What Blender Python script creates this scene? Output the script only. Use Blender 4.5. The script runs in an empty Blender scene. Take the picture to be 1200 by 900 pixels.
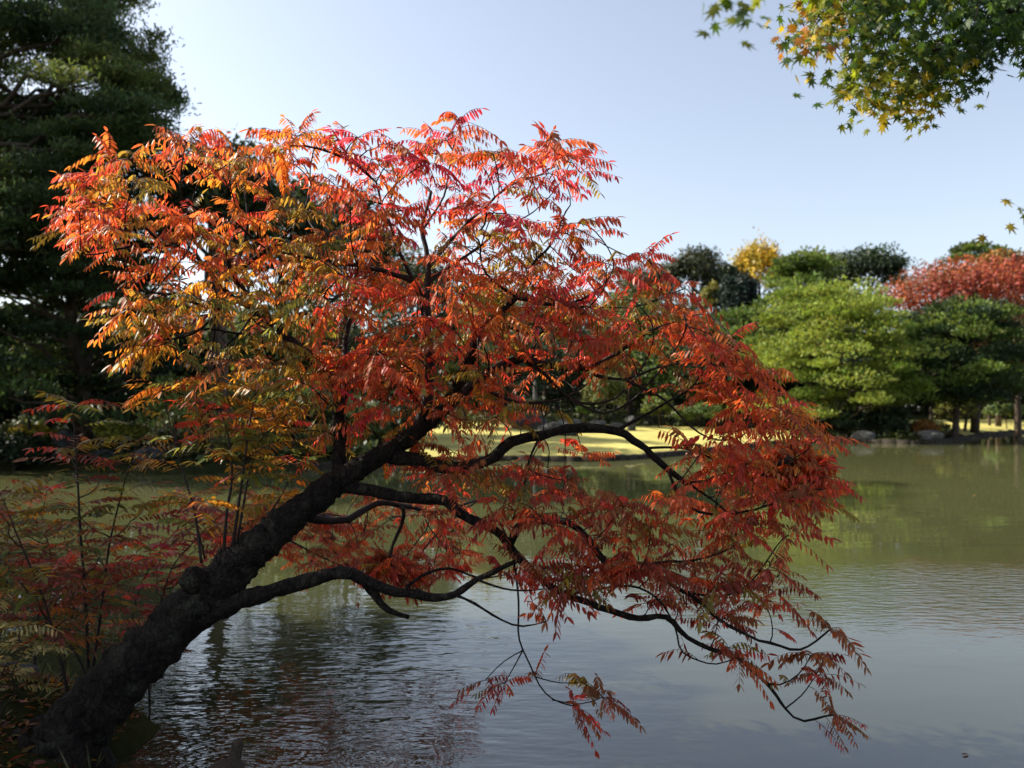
import bpy, math
import numpy as np
from mathutils import Vector, noise

rng = np.random.default_rng(11)
R = math.radians
sc = bpy.context.scene
COL = sc.collection

# ------------------------------------------------------------------ camera, sky, sun, exposure
F, HOR, H = 942.0, 480.0, 2.2            # focal length in photo pixels, horizon row, eye height above the water


def P(px, py, y):
    """point at distance y that the photograph shows at (px, py)"""
    return np.array([(px - 600.0) / F * y, y, H + (HOR - py) / F * y])


cam_d = bpy.data.cameras.new('camera')
cam = bpy.data.objects.new('camera', cam_d)
COL.objects.link(cam)
cam.location = (0, 0, H)
cam.rotation_euler = (R(90), 0, 0)
cam_d.sensor_width = 36
cam_d.lens = 36 * F / 1200
cam_d.shift_y = 0.025
cam_d.clip_end = 3000
cam_d.dof.use_dof = True
cam_d.dof.focus_distance = 5.2
cam_d.dof.aperture_fstop = 1.7
sc.camera = cam

SUN_AZ, SUN_EL = -76.0, 40.0             # degrees right of the viewing direction, above the horizon
w = bpy.data.worlds.new('World')
sc.world = w
w.use_nodes = True
nt = w.node_tree
bg = nt.nodes['Background']
sky = nt.nodes.new('ShaderNodeTexSky')
sky.sky_type = 'NISHITA'
sky.sun_disc = False
sky.sun_elevation = R(SUN_EL)
sky.sun_rotation = R(SUN_AZ)
sky.air_density = 1.0
sky.dust_density = 1.8
sky.ozone_density = 1.0
hs = nt.nodes.new('ShaderNodeHueSaturation')      # thin autumn haze: a paler blue
hs.inputs['Saturation'].default_value = .66
nt.links.new(sky.outputs[0], hs.inputs['Color'])
nt.links.new(hs.outputs[0], bg.inputs[0])
bg.inputs[1].default_value = 0.108
sun_dir = Vector((math.sin(R(SUN_AZ)) * math.cos(R(SUN_EL)), math.cos(R(SUN_AZ)) * math.cos(R(SUN_EL)), math.sin(R(SUN_EL))))
sl = bpy.data.lights.new('sun', 'SUN')
sl.energy = 4.8
sl.angle = R(0.53)
sl.color = (1.0, 0.93, 0.80)
so = bpy.data.objects.new('sun', sl)
so.rotation_euler = (-sun_dir).to_track_quat('-Z', 'Y').to_euler()
so.location = (-60, 30, 60)
COL.objects.link(so)
sc.view_settings.view_transform = 'Standard'
sc.view_settings.look = 'None'
sc.view_settings.exposure = 1.15
sc.view_settings.gamma = 1.0
sc.cycles.max_bounces = 8
sc.cycles.transparent_max_bounces = 8
sc.cycles.caustics_reflective = False
sc.cycles.caustics_refractive = False


# ------------------------------------------------------------------ helpers
def unit(a):
    a = np.asarray(a, float)
    n = np.linalg.norm(a, axis=-1, keepdims=True)
    return a / np.maximum(n, 1e-9)


class Buf:
    """collects geometry and links it as one mesh object"""

    def __init__(self):
        self.v, self.c, self.q, self.t, self.n = [], [], [], [], 0

    def add(self, v, quads=None, tris=None, col=(.5, .5, .5)):
        v = np.asarray(v, float).reshape(-1, 3)
        c = np.empty((len(v), 3))
        c[:] = col
        self.v.append(v)
        self.c.append(c)
        if quads is not None and len(quads):
            self.q.append(np.asarray(quads, int).reshape(-1, 4) + self.n)
        if tris is not None and len(tris):
            self.t.append(np.asarray(tris, int).reshape(-1, 3) + self.n)
        self.n += len(v)

    def leaves(self, tmpl, pos, d, nrm, L, W, col):
        tv, tq, tt = tmpl
        pos = np.asarray(pos, float)
        n = len(pos)
        if n == 0:
            return
        d = unit(d)
        nrm = np.asarray(nrm, float)
        nrm = unit(nrm - d * np.sum(nrm * d, 1, keepdims=True))
        s = np.cross(nrm, d)
        L = np.broadcast_to(np.asarray(L, float), (n,))
        W = np.broadcast_to(np.asarray(W, float), (n,))
        v = (pos[:, None, :] + tv[None, :, 0:1] * d[:, None, :] * L[:, None, None]
             + tv[None, :, 1:2] * s[:, None, :] * W[:, None, None]
             + tv[None, :, 2:3] * nrm[:, None, :] * W[:, None, None])
        k = len(tv)
        off = (np.arange(n) * k)[:, None, None]
        q = (np.asarray(tq, int).reshape(1, -1, 4) + off).reshape(-1, 4) if len(tq) else None
        t = (np.asarray(tt, int).reshape(1, -1, 3) + off).reshape(-1, 3) if len(tt) else None
        c = np.repeat(np.broadcast_to(np.asarray(col, float), (n, 3)), k, axis=0)
        self.add(v.reshape(-1, 3), q, t, c)

    def tube(self, pts, rad, sides=8, col=(.05, .04, .03), rough=0.0, cap=True, lump=0.0):
        pts = np.asarray(pts, float)
        m = len(pts)
        rad = np.broadcast_to(np.asarray(rad, float), (m,))
        ok = np.concatenate([[True], np.linalg.norm(np.diff(pts, axis=0), axis=1) > 1e-5])
        pts, rad = pts[ok], rad[ok]
        m = len(pts)
        tan = unit(np.gradient(pts, axis=0))
        ref = np.array([0.3, 0.2, 0.93])
        if abs(np.dot(tan[0], ref)) > .9:
            ref = np.array([1.0, 0.1, 0.0])
        u = unit(np.cross(tan[0], ref))
        V = []
        ang = np.arange(sides) / sides * 2 * math.pi
        for i in range(m):
            u = unit(u - tan[i] * np.dot(u, tan[i]))
            b = np.cross(tan[i], u)
            r = rad[i] * np.ones(sides)
            if rough:
                r = r * (1 + rough * (np.sin(3 * ang + i * .7) * .5 + np.sin(5 * ang - i * 1.1 + 1) * .35 + rng.normal(0, .35, sides)))
            if lump:
                ring = pts[i] + (np.cos(ang) * rad[i])[:, None] * u + (np.sin(ang) * rad[i])[:, None] * b
                f = .8 / max(rad[i], .03)
                r = r * np.array([1 + lump * (noise.noise(Vector(g * f)) + .5 * noise.noise(Vector(g * f * 2.3 + 7)) + .3 * noise.noise(Vector(g * f * 5.1 - 3)) + .30 * abs(noise.noise(Vector(g * f * 9.7 + 11))) + .2 * noise.noise(Vector(g * f * 17.0))) for g in ring])
            V.append(pts[i] + (np.cos(ang) * r)[:, None] * u + (np.sin(ang) * r)[:, None] * b)
        V = np.concatenate(V)
        a = np.arange(sides)
        b_ = (a + 1) % sides
        q = np.concatenate([np.stack([a + i * sides, b_ + i * sides, b_ + (i + 1) * sides, a + (i + 1) * sides], 1) for i in range(m - 1)])
        tris = []
        if cap and sides > 2:
            for i in range(1, sides - 1):
                tris.append((0, i + 1, i))
                o = (m - 1) * sides
                tris.append((o, o + i, o + i + 1))
        self.add(V, q, tris, col)

    def build(self, name, mat, parent=None, smooth=False):
        v = np.concatenate(self.v)
        c = np.concatenate(self.c)
        if parent is not None:
            loc = np.zeros(3)
            p = parent
            while p is not None:
                loc += np.array(p.location)
                p = p.parent
            v = v - loc
        q = np.concatenate(self.q) if self.q else np.zeros((0, 4), int)
        t = np.concatenate(self.t) if self.t else np.zeros((0, 3), int)
        me = bpy.data.meshes.new(name)
        me.vertices.add(len(v))
        me.vertices.foreach_set('co', v.astype(np.float32).ravel())
        li = np.concatenate([q.ravel(), t.ravel()])
        me.loops.add(len(li))
        me.loops.foreach_set('vertex_index', li.astype(np.int32))
        ls = np.concatenate([np.arange(len(q)) * 4, len(q) * 4 + np.arange(len(t)) * 3])
        me.polygons.add(len(ls))
        me.polygons.foreach_set('loop_start', ls.astype(np.int32))
        me.update(calc_edges=True)
        at = me.color_attributes.new('Col', 'FLOAT_COLOR', 'POINT')
        at.data.foreach_set('color', np.concatenate([c, np.ones((len(c), 1))], 1).astype(np.float32).ravel())
        if smooth:
            me.polygons.foreach_set('use_smooth', np.ones(len(ls), bool))
        me.materials.append(mat)
        o = bpy.data.objects.new(name, me)
        COL.objects.link(o)
        if parent is not None:
            o.parent = parent
        return o


def thing(name, label, cat, loc, group=None):
    o = bpy.data.objects.new(name, None)
    o.empty_display_size = .2
    COL.objects.link(o)
    o.location = tuple(float(a) for a in loc)
    o['label'] = label
    o['category'] = cat
    if group:
        o['group'] = group
    return o


def tag(o, label, cat, group=None):
    o['label'] = label
    o['category'] = cat
    if group:
        o['group'] = group
    return o


def mat_new(name):
    m = bpy.data.materials.new(name)
    m.use_nodes = True
    n = m.node_tree.nodes
    return m, n, m.node_tree.links, n['Principled BSDF'], n['Material Output']


def leaf_mat(name, transl=.45, rough=.45, spec=.35, tint=(1.15, 1.0, .8)):
    m, n, l, pb, out = mat_new(name)
    at = n.new('ShaderNodeAttribute')
    at.attribute_name = 'Col'
    geo = n.new('ShaderNodeNewGeometry')
    no = n.new('ShaderNodeTexNoise')
    no.inputs['Scale'].default_value = 35
    no.inputs['Detail'].default_value = 3
    l.new(geo.outputs['Position'], no.inputs['Vector'])
    mr = n.new('ShaderNodeMapRange')
    mr.inputs[1].default_value = .25
    mr.inputs[2].default_value = .75
    mr.inputs[3].default_value = .7
    mr.inputs[4].default_value = 1.25
    l.new(no.outputs['Fac'], mr.inputs[0])
    mx = n.new('ShaderNodeVectorMath')
    mx.operation = 'SCALE'
    l.new(at.outputs['Color'], mx.inputs[0])
    l.new(mr.outputs[0], mx.inputs['Scale'])
    l.new(mx.outputs[0], pb.inputs['Base Color'])
    pb.inputs['Roughness'].default_value = rough
    pb.inputs['Specular IOR Level'].default_value = spec
    tr = n.new('ShaderNodeBsdfTranslucent')
    tm = n.new('ShaderNodeVectorMath')
    tm.operation = 'MULTIPLY'
    tm.inputs[1].default_value = tint
    l.new(mx.outputs[0], tm.inputs[0])
    l.new(tm.outputs[0], tr.inputs['Color'])
    mix = n.new('ShaderNodeMixShader')
    mix.inputs[0].default_value = transl
    l.new(pb.outputs[0], mix.inputs[1])
    l.new(tr.outputs[0], mix.inputs[2])
    l.new(mix.outputs[0], out.inputs['Surface'])
    return m


def rough_mat(name, c1, c2, scale=6, bump=.03, rough=.9, stretch=(1, 1, 1), spec=.2):
    m, n, l, pb, out = mat_new(name)
    geo = n.new('ShaderNodeNewGeometry')
    mp = n.new('ShaderNodeMapping')
    mp.inputs['Scale'].default_value = stretch
    l.new(geo.outputs['Position'], mp.inputs['Vector'])
    no = n.new('ShaderNodeTexNoise')
    no.inputs['Scale'].default_value = scale
    no.inputs['Detail'].default_value = 8
    no.inputs['Roughness'].default_value = .65
    l.new(mp.outputs[0], no.inputs['Vector'])
    rp = n.new('ShaderNodeValToRGB')
    rp.color_ramp.elements[0].position = .35
    rp.color_ramp.elements[0].color = (*c1, 1)
    rp.color_ramp.elements[1].position = .68
    rp.color_ramp.elements[1].color = (*c2, 1)
    l.new(no.outputs['Fac'], rp.inputs[0])
    l.new(rp.outputs[0], pb.inputs['Base Color'])
    pb.inputs['Roughness'].default_value = rough
    pb.inputs['Specular IOR Level'].default_value = spec
    bp = n.new('ShaderNodeBump')
    bp.inputs['Strength'].default_value = 1
    bp.inputs['Distance'].default_value = bump
    l.new(no.outputs['Fac'], bp.inputs['Height'])
    l.new(bp.outputs[0], pb.inputs['Normal'])
    return m


# leaf templates: (verts along, across, out-of-plane), quads, tris
LEAFLET = (np.array([[0, 0, 0], [.28, .42, .10], [.28, 0, 0], [.28, -.42, .10],
                     [.66, .36, .04], [.66, 0, -.06], [.66, -.36, .04], [1, 0, -.2]], float),
           [[2, 5, 4, 1], [2, 3, 6, 5]], [[0, 2, 1], [0, 3, 2], [5, 7, 4], [5, 6, 7]])
BLADE = (np.array([[0, 0, 0], [.45, .5, .1], [1, 0, 0], [.45, -.5, .1]], float), [[0, 3, 2, 1]], [])
NEEDLE = (np.array([[0, -.12, 0], [0, .12, 0], [1, .5, .15], [1, -.5, .15]], float), [[0, 3, 2, 1]], [])


def star_template():
    v = [[.12, 0, .06]]
    lobes = [(0, 1.0), (38, .88), (78, .66), (125, .38)]
    ang = []
    for a, r in lobes:
        ang.append((a, r))
        if a:
            ang.append((-a, r))
    ang.sort()
    out = []
    for i, (a, r) in enumerate(ang):
        out.append((a, r))
        if i < len(ang) - 1:
            out.append(((a + ang[i + 1][0]) / 2, min(r, ang[i + 1][1]) * .5))
    out.append((180, .05))
    for a, r in out:
        v.append([.12 + r * math.cos(R(a)) * .88, r * math.sin(R(a)), -.10 * r * r])
    k = len(out)
    tris = [[0, 1 + i, 1 + (i + 1) % k] for i in range(k)]
    return (np.array(v, float), [], tris)


STAR = star_template()


def smooth_path(pts, step):
    pts = np.asarray(pts, float)
    p = np.vstack([2 * pts[0] - pts[1], pts, 2 * pts[-1] - pts[-2]])
    out = []
    for i in range(1, len(p) - 2):
        n = max(1, int(round(np.linalg.norm(p[i + 1, :3] - p[i, :3]) / step)))
        for k in range(n):
            t = k / n
            out.append(.5 * ((2 * p[i]) + (-p[i - 1] + p[i + 1]) * t + (2 * p[i - 1] - 5 * p[i] + 4 * p[i + 1] - p[i + 2]) * t * t
                             + (-p[i - 1] + 3 * p[i] - 3 * p[i + 1] + p[i + 2]) * t ** 3))
    out.append(p[-2])
    return np.array(out)


def in_poly(x, y, poly):
    poly = np.asarray(poly, float)
    x = np.asarray(x, float)
    y = np.asarray(y, float)
    ins = np.zeros(x.shape, bool)
    j = len(poly) - 1
    for i in range(len(poly)):
        xi, yi = poly[i]
        xj, yj = poly[j]
        c = ((yi > y) != (yj > y)) & (x < (xj - xi) * (y - yi) / (yj - yi + 1e-12) + xi)
        ins ^= c
        j = i
    return ins


def poly_dist(x, y, poly):
    d = np.full(np.shape(x), 1e9)
    n = len(poly)
    for i in range(n):
        ax, ay = poly[i]
        bx, by = poly[(i + 1) % n]
        dx, dy = bx - ax, by - ay
        t = np.clip(((x - ax) * dx + (y - ay) * dy) / (dx * dx + dy * dy + 1e-12), 0, 1)
        d = np.minimum(d, np.hypot(x - ax - t * dx, y - ay - t * dy))
    return d


# ------------------------------------------------------------------ terrain
FAR = [(-60, 24), (-36, 27), (-24, 30), (-19.4, 30.5), (-15, 28.5), (-11.6, 27), (-7.6, 29), (-4, 32), (-1, 34.6), (2.9, 34), (5.5, 35.6),
       (8.3, 39), (11, 43), (14, 47), (17, 51.5), (20.8, 54), (23, 53.4), (26, 51), (29, 54), (33, 59), (41, 69), (52, 80), (80, 95), (140, 110),
       (600, 130), (600, 600), (-600, 600), (-600, 24)]
NEAR = [(600, 1.5), (10, 2.2), (3, 2.4), (0, 2.7), (-1.6, 3.3), (-2.3, 4.2), (-2.5, 4.9), (-2.45, 5.5), (-2.9, 6.0), (-3.6, 6.4), (-4.6, 6.5),
        (-7, 7.2), (-12, 9), (-25, 14), (-40, 17), (-60, 18), (-600, 18), (-600, -300), (600, -300)]


def ground_z(x, y):
    x = np.asarray(x, float)
    y = np.asarray(y, float)
    bump = (np.sin(x * 1.3 + y * .7) * np.sin(y * 1.1 - x * .4) * .5 + np.sin(x * 3.1 + 1) * np.sin(y * 2.7) * .25)
    inf = in_poly(x, y, FAR)
    inn = in_poly(x, y, NEAR)
    df = poly_dist(x, y, FAR)
    dn = poly_dist(x, y, NEAR)
    z = np.where(inf, .18 + .16 * np.minimum(df, 1.0) + .045 * np.minimum(df, 34) + .05 * bump * np.minimum(df, 2) / 2,
                 np.where(inn, .06 + .34 * np.clip(dn / .9, 0, 1) + .10 * np.minimum(dn, 4) + .05 * bump * np.clip(dn, 0, 1),
                          -.05 - .5 * np.minimum(np.minimum(df, dn), 2.5)))
    return z


def gz(x, y):
    return float(ground_z(np.array([x]), np.array([y]))[0])


def axis(segs):
    out = []
    for a, b, s in segs:
        out += list(np.arange(a, b, s))
    out.append(segs[-1][1])
    return np.array(out)


xs = axis([(-900, -100, 80), (-100, -40, 6), (-40, -10, .7), (-10, -1, .16), (-1, 12, .5), (12, 60, .6), (60, 160, 8), (160, 900, 80)])
ys = axis([(-300, -20, 40), (-20, 2, 1.5), (2, 8, .16), (8, 25, .7), (25, 66, .42), (66, 130, 2.5), (130, 300, 20), (300, 1500, 150)])
X, Y = np.meshgrid(xs, ys)
Z = ground_z(X, Y)
nx, ny = len(xs), len(ys)
V = np.stack([X, Y, Z], -1).reshape(-1, 3)
idx = np.arange(nx * ny).reshape(ny, nx)
Q = np.stack([idx[:-1, :-1], idx[:-1, 1:], idx[1:, 1:], idx[1:, :-1]], -1).reshape(-1, 4)
cen = V[Q].mean(1)
LAWN = [(-4.5, 30), (-3, 33), (3, 33), (9, 38), (16, 48.6), (19, 52), (21, 60), (18, 64), (8, 62), (-6, 60)]
LAWN2 = [(33.5, 58), (42, 68), (54, 80), (80, 94), (80, 110), (50, 96), (42, 78), (36, 66)]
is_lawn = (in_poly(cen[:, 0], cen[:, 1], LAWN) | in_poly(cen[:, 0], cen[:, 1], LAWN2)) & in_poly(cen[:, 0], cen[:, 1], FAR)
M_soil = rough_mat('soil', (.014, .017, .007), (.036, .038, .015), 5, .02, spec=0.0)
M_lawn = rough_mat('lawn_grass', (.30, .27, .075), (.52, .45, .15), .9, .05, spec=.1)
for nm, mk, mm in (('ground', ~is_lawn, M_soil), ('lawn', is_lawn, M_lawn)):
    q = Q[mk]
    u, inv = np.unique(q, return_inverse=True)
    b = Buf()
    b.add(V[u], inv.reshape(-1, 4))
    o = b.build(nm, mm, smooth=True)
    o['kind'] = 'structure'

# ------------------------------------------------------------------ water
DUCK = (-1.72, 4.72)


def water_mat():
    m, n, l, pb, out = mat_new('pond_water')
    pb.inputs['Roughness'].default_value = .02
    pb.inputs['IOR'].default_value = 1.85
    geo = n.new('ShaderNodeNewGeometry')

    sy = n.new('ShaderNodeSeparateXYZ')                # murk colour lightened with distance, standing in for the far trees' reflection
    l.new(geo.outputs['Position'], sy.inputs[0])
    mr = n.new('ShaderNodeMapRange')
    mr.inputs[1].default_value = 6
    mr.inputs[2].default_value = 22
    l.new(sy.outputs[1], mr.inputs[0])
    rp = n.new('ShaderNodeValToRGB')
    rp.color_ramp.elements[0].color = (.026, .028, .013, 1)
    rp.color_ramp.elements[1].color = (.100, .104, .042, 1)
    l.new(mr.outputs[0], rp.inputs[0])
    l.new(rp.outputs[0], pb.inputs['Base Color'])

    def noise(scale, st, detail=2):
        mp = n.new('ShaderNodeMapping')
        mp.inputs['Scale'].default_value = st
        l.new(geo.outputs['Position'], mp.inputs['Vector'])
        t = n.new('ShaderNodeTexNoise')
        t.inputs['Scale'].default_value = scale
        t.inputs['Detail'].default_value = detail
        l.new(mp.outputs[0], t.inputs['Vector'])
        return t.outputs['Fac']

    def math_(op, a, b=None, c=None):
        k = n.new('ShaderNodeMath')
        k.operation = op
        for i, s in enumerate((a, b, c)):
            if s is None:
                continue
            if isinstance(s, (int, float)):
                k.inputs[i].default_value = s
            else:
                l.new(s, k.inputs[i])
        return k.outputs[0]

    def blob(cx, cy, sx, sy):
        sp = n.new('ShaderNodeSeparateXYZ')
        l.new(geo.outputs['Position'], sp.inputs[0])
        dx = math_('MULTIPLY', math_('SUBTRACT', sp.outputs[0], cx), 1 / sx)
        dy = math_('MULTIPLY', math_('SUBTRACT', sp.outputs[1], cy), 1 / sy)
        r2 = math_('ADD', math_('MULTIPLY', dx, dx), math_('MULTIPLY', dy, dy))
        return math_('EXPONENT', math_('MULTIPLY', r2, -1.0))

    def rings(cx, cy, k, fall, amp):
        sp = n.new('ShaderNodeSeparateXYZ')
        l.new(geo.outputs['Position'], sp.inputs[0])
        dx = math_('SUBTRACT', sp.outputs[0], cx)
        dy = math_('SUBTRACT', sp.outputs[1], cy)
        r = math_('SQRT', math_('ADD', math_('MULTIPLY', dx, dx), math_('MULTIPLY', dy, dy)))
        s = math_('SINE', math_('MULTIPLY', r, k))
        return math_('MULTIPLY', math_('MULTIPLY', s, math_('EXPONENT', math_('MULTIPLY', r, -fall))), amp)

    swell = math_('MULTIPLY', noise(1.1, (.55, 1.3, 1), 2), .0045)
    fine = noise(7, (.6, 1.5, 1), 3)
    ruff = math_('MULTIPLY', fine, math_('MULTIPLY', blob(6.6, 9.8, 4.2, 1.8), .013))
    patch = noise(.16, (1, 1, 1), 2)
    pm = math_('MAXIMUM', math_('MULTIPLY', math_('SUBTRACT', patch, .55), .010), 0)
    ruff2 = math_('MULTIPLY', fine, pm)
    near = math_('MULTIPLY', noise(6.5, (.55, 1.4, 1), 2), math_('MULTIPLY', math_('MULTIPLY', blob(-1.5, 6.0, 1.9, 2.6), .026), noise(1.7, (.8, 1.2, 1), 2)))
    h = math_('ADD', swell, math_('ADD', ruff, math_('ADD', ruff2, near)))
    h = math_('ADD', h, rings(DUCK[0] + .05, DUCK[1] + .1, 95, 2.0, .0012))
    h = math_('ADD', h, rings(-.95, 5.05, 110, 2.6, .0006))
    bp = n.new('ShaderNodeBump')
    bp.inputs['Strength'].default_value = 1
    bp.inputs['Distance'].default_value = 1
    l.new(h, bp.inputs['Height'])
    l.new(bp.outputs[0], pb.inputs['Normal'])
    return m


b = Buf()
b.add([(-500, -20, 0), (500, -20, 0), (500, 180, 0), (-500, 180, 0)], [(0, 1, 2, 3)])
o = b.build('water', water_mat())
o['kind'] = 'structure'

# ------------------------------------------------------------------ materials for plants and stones


def bark_mat():
    m = rough_mat('dark_bark', (.004, .003, .003), (.028, .021, .016), 24, .02, .85, (1, 1, .5))
    n, l = m.node_tree.nodes, m.node_tree.links
    pb = n['Principled BSDF']
    old_c = pb.inputs['Base Color'].links[0].from_socket
    old_h = n['Bump'].inputs['Height'].links[0].from_socket
    geo = n['Geometry']
    wn = n.new('ShaderNodeTexNoise')                       # cracked plates, warped
    wn.inputs['Scale'].default_value = 9
    wn.inputs['Detail'].default_value = 4
    l.new(geo.outputs['Position'], wn.inputs['Vector'])
    ad = n.new('ShaderNodeVectorMath')
    ad.operation = 'MULTIPLY_ADD'
    ad.inputs[1].default_value = (.12, .12, .12)
    l.new(wn.outputs['Color'], ad.inputs[0])
    l.new(geo.outputs['Position'], ad.inputs[2])
    mp = n.new('ShaderNodeMapping')
    mp.inputs['Rotation'].default_value = (0, R(-45), 0)
    mp.inputs['Scale'].default_value = (1, 1, .4)
    l.new(ad.outputs[0], mp.inputs['Vector'])
    vo = n.new('ShaderNodeTexVoronoi')
    vo.feature = 'DISTANCE_TO_EDGE'
    vo.inputs['Scale'].default_value = 26
    l.new(mp.outputs[0], vo.inputs['Vector'])
    cr = n.new('ShaderNodeMapRange')
    cr.inputs[2].default_value = .16
    l.new(vo.outputs['Distance'], cr.inputs[0])
    hm = n.new('ShaderNodeMath')
    hm.operation = 'MULTIPLY_ADD'
    l.new(cr.outputs[0], hm.inputs[0])
    hm.inputs[1].default_value = .7
    l.new(old_h, hm.inputs[2])
    l.new(hm.outputs[0], n['Bump'].inputs['Height'])
    li = n.new('ShaderNodeTexNoise')                       # grey green lichen
    li.inputs['Scale'].default_value = 6.5
    li.inputs['Detail'].default_value = 7
    l.new(geo.outputs['Position'], li.inputs['Vector'])
    lr = n.new('ShaderNodeMapRange')
    lr.inputs[1].default_value = .56
    lr.inputs[2].default_value = .66
    lr.inputs[4].default_value = .75
    l.new(li.outputs['Fac'], lr.inputs[0])
    mx = n.new('ShaderNodeMixRGB')
    mx.inputs[2].default_value = (.045, .045, .030, 1)
    l.new(lr.outputs[0], mx.inputs[0])
    l.new(old_c, mx.inputs[1])
    l.new(mx.outputs[0], pb.inputs['Base Color'])
    return m


M_bark = bark_mat()
M_twig = rough_mat('twig_bark', (.010, .007, .006), (.034, .023, .019), 40, .003, .6)
M_pinebark = rough_mat('pine_bark', (.03, .022, .016), (.11, .08, .06), 7, .04, .9, (1, 1, .4))
M_stone = rough_mat('dark_stone', (.02, .02, .02), (.09, .09, .085), 3, .05)
M_greystone = rough_mat('grey_stone', (.05, .048, .042), (.16, .15, .135), 3, .05)
M_edge = rough_mat('edging_wood', (.014, .011, .008), (.05, .04, .03), 6, .03)
M_wax = leaf_mat('autumn_leaflet', .6, .42, .4, (1.35, 1.0, .8))
M_needle = leaf_mat('pine_needle', .4, .6, .2, (1.2, 1.15, .7))
M_foliage = leaf_mat('broad_foliage', .35, .5, .3)
M_maple = leaf_mat('maple_leaf', .5, .5, .3, (1.1, 1.1, .6))

# ------------------------------------------------------------------ shore edging, rocks
def edging(name, label, pts, h, w_, jitter, mat):
    pts = smooth_path(np.array(pts, float), .7)
    base = thing(name, label, 'edging', (*pts[0], 0))
    b = Buf()
    n = len(pts)
    tan = unit(np.gradient(pts, axis=0))
    nor = np.stack([-tan[:, 1], tan[:, 0]], 1)
    for i in range(n - 1):
        hh = h * (1 + rng.normal(0, jitter))
        a, c = pts[i], pts[i + 1] - tan[i] * .02
        off = nor[i] * (w_ * (1 + rng.normal(0, jitter * .5)))
        v = []
        for z, ins in ((-.4, 0), (hh * .8, 0), (hh, .18)):
            v += [(*(a + off * ins - off * .5), z), (*(c + off * ins - off * .5), z), (*(c - off * ins + off * .5), z), (*(a - off * ins + off * .5), z)]
        q = []
        for k in (0, 4):
            for e in range(4):
                q.append((k + e, k + (e + 1) % 4, k + 4 + (e + 1) % 4, k + 4 + e))
        q.append((8, 9, 10, 11))
        b.add(v, q)
    b.build('edging_board', mat, base)


edging('lawn_edging', 'low dark edging along the waterline in front of the yellow lawn', FAR[6:16], .24, .3, .06, M_edge)
edging('shore_edging', 'low brown edging along the waterline under the dark pines on the right', FAR[15:22], .26, .3, .16, M_edge)


def rock(label, px, py, y, wpx, hpx, mat, depth=None, group=None, zbase=None):
    w_ = wpx / F * y
    h_ = hpx / F * y
    x = (px - 600) / F * y
    z = zbase if zbase is not None else gz(x, y)
    base_z = min(z, H + (HOR - (py + hpx / 2)) / F * y) if zbase is None else zbase
    b = Buf()
    nu, nv = 16, 9
    d_ = depth or w_ * .8
    V_ = []
    ph = rng.uniform(0, 6, 6)
    for j in range(nv + 1):
        th = math.pi * j / nv
        for i in range(nu):
            a = 2 * math.pi * i / nu
            k = 1 + .16 * math.sin(2 * a + ph[0] + j * .5) + .10 * math.sin(3 * a + ph[1] - j) + .06 * math.sin(5 * a + ph[2] + 2 * j)
            sx = math.copysign(abs(math.sin(th)) ** .7, math.sin(th))
            cz = math.copysign(abs(math.cos(th)) ** .7, math.cos(th))
            V_.append((x + w_ / 2 * sx * math.cos(a) * k, y + d_ / 2 * sx * math.sin(a) * k, base_z + h_ * .35 + h_ * .65 * cz * (1 + .1 * math.sin(a * 2 + ph[3]))))
    q = [(j * nu + i, j * nu + (i + 1) % nu, (j + 1) * nu + (i + 1) % nu, (j + 1) * nu + i) for j in range(nv) for i in range(nu)]
    b.add(V_, q)
    o = b.build('rock', mat, None, True)
    # origin at the rock's base
    me = o.data
    co = np.empty(len(me.vertices) * 3, np.float32)
    me.vertices.foreach_get('co', co)
    co = co.reshape(-1, 3) - np.array([x, y, base_z], np.float32)
    me.vertices.foreach_set('co', co.ravel())
    o.location = (x, y, base_z)
    tag(o, label, 'rock', group)
    return o


G = 'rocks lying about the pond shore'
rock('long low dark rock lying in the middle of the sunny lawn', 655, 501, 46, 42, 15, M_stone, group=G)
rock('low brown rock mound at the left end of the sunny lawn', 622, 484, 52, 40, 14, M_stone, group=G)
rock('pale grey boulder at the foot of the light round bush', 700, 489, 57, 20, 9, M_greystone, group=G)
rock('small grey boulder left of the upright dark rock on the lawn', 722, 490, 56, 18, 8, M_greystone, group=G)
rock('flat grey boulder at the far edge of the lawn, behind the long rock', 668, 487, 58, 26, 9, M_greystone, group=G)
rock('dark upright rock at the back of the lawn', 740, 488, 55, 11, 17, M_stone, group=G)
rock('black block shaped rock on the shaded left shore', 78, 506, 30.8, 34, 32, M_stone, group=G)
rock('dark rock low on the left shore below the dark trunk', 176, 536, 28.6, 36, 24, M_stone, group=G)
rock('low dark rock on the left shore between two blocks', 122, 534, 29.6, 30, 14, M_stone, group=G)
rock('brown boulder at the waterline below the spreading pine', 1012, 511, 53.5, 24, 12, M_greystone, group=G)
rock('rounded boulder at the waterline beneath the bare leaning trunks', 1090, 508, 53, 30, 10, M_greystone, group=G)

# slender pale post in the shade behind the lawn
pz = P(627, 472, 62)
t = thing('stone_post', 'slender pale stone post standing in deep shade behind the lawn', 'post', (pz[0], 62, gz(pz[0], 62)))
b = Buf()
z0 = gz(pz[0], 62)
top = P(627, 446, 62)[2]
b.tube([(pz[0], 62, z0), (pz[0], 62, z0 + .5), (pz[0], 62, z0 + .52), (pz[0], 62, top - .5), (pz[0], 62, top - .15), (pz[0], 62, top)],
       [.5, .42, .2, .15, .11, .03], 8)
b.build('shaft', M_greystone, t)


# ------------------------------------------------------------------ background trees
def jit(col, n, s=.25, hue=.12):
    c = np.array(col, float)[None, :] * np.exp(rng.normal(0, s, (n, 1))) * np.exp(rng.normal(0, hue, (n, 3)))
    return np.clip(c, .002, .9)


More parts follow.
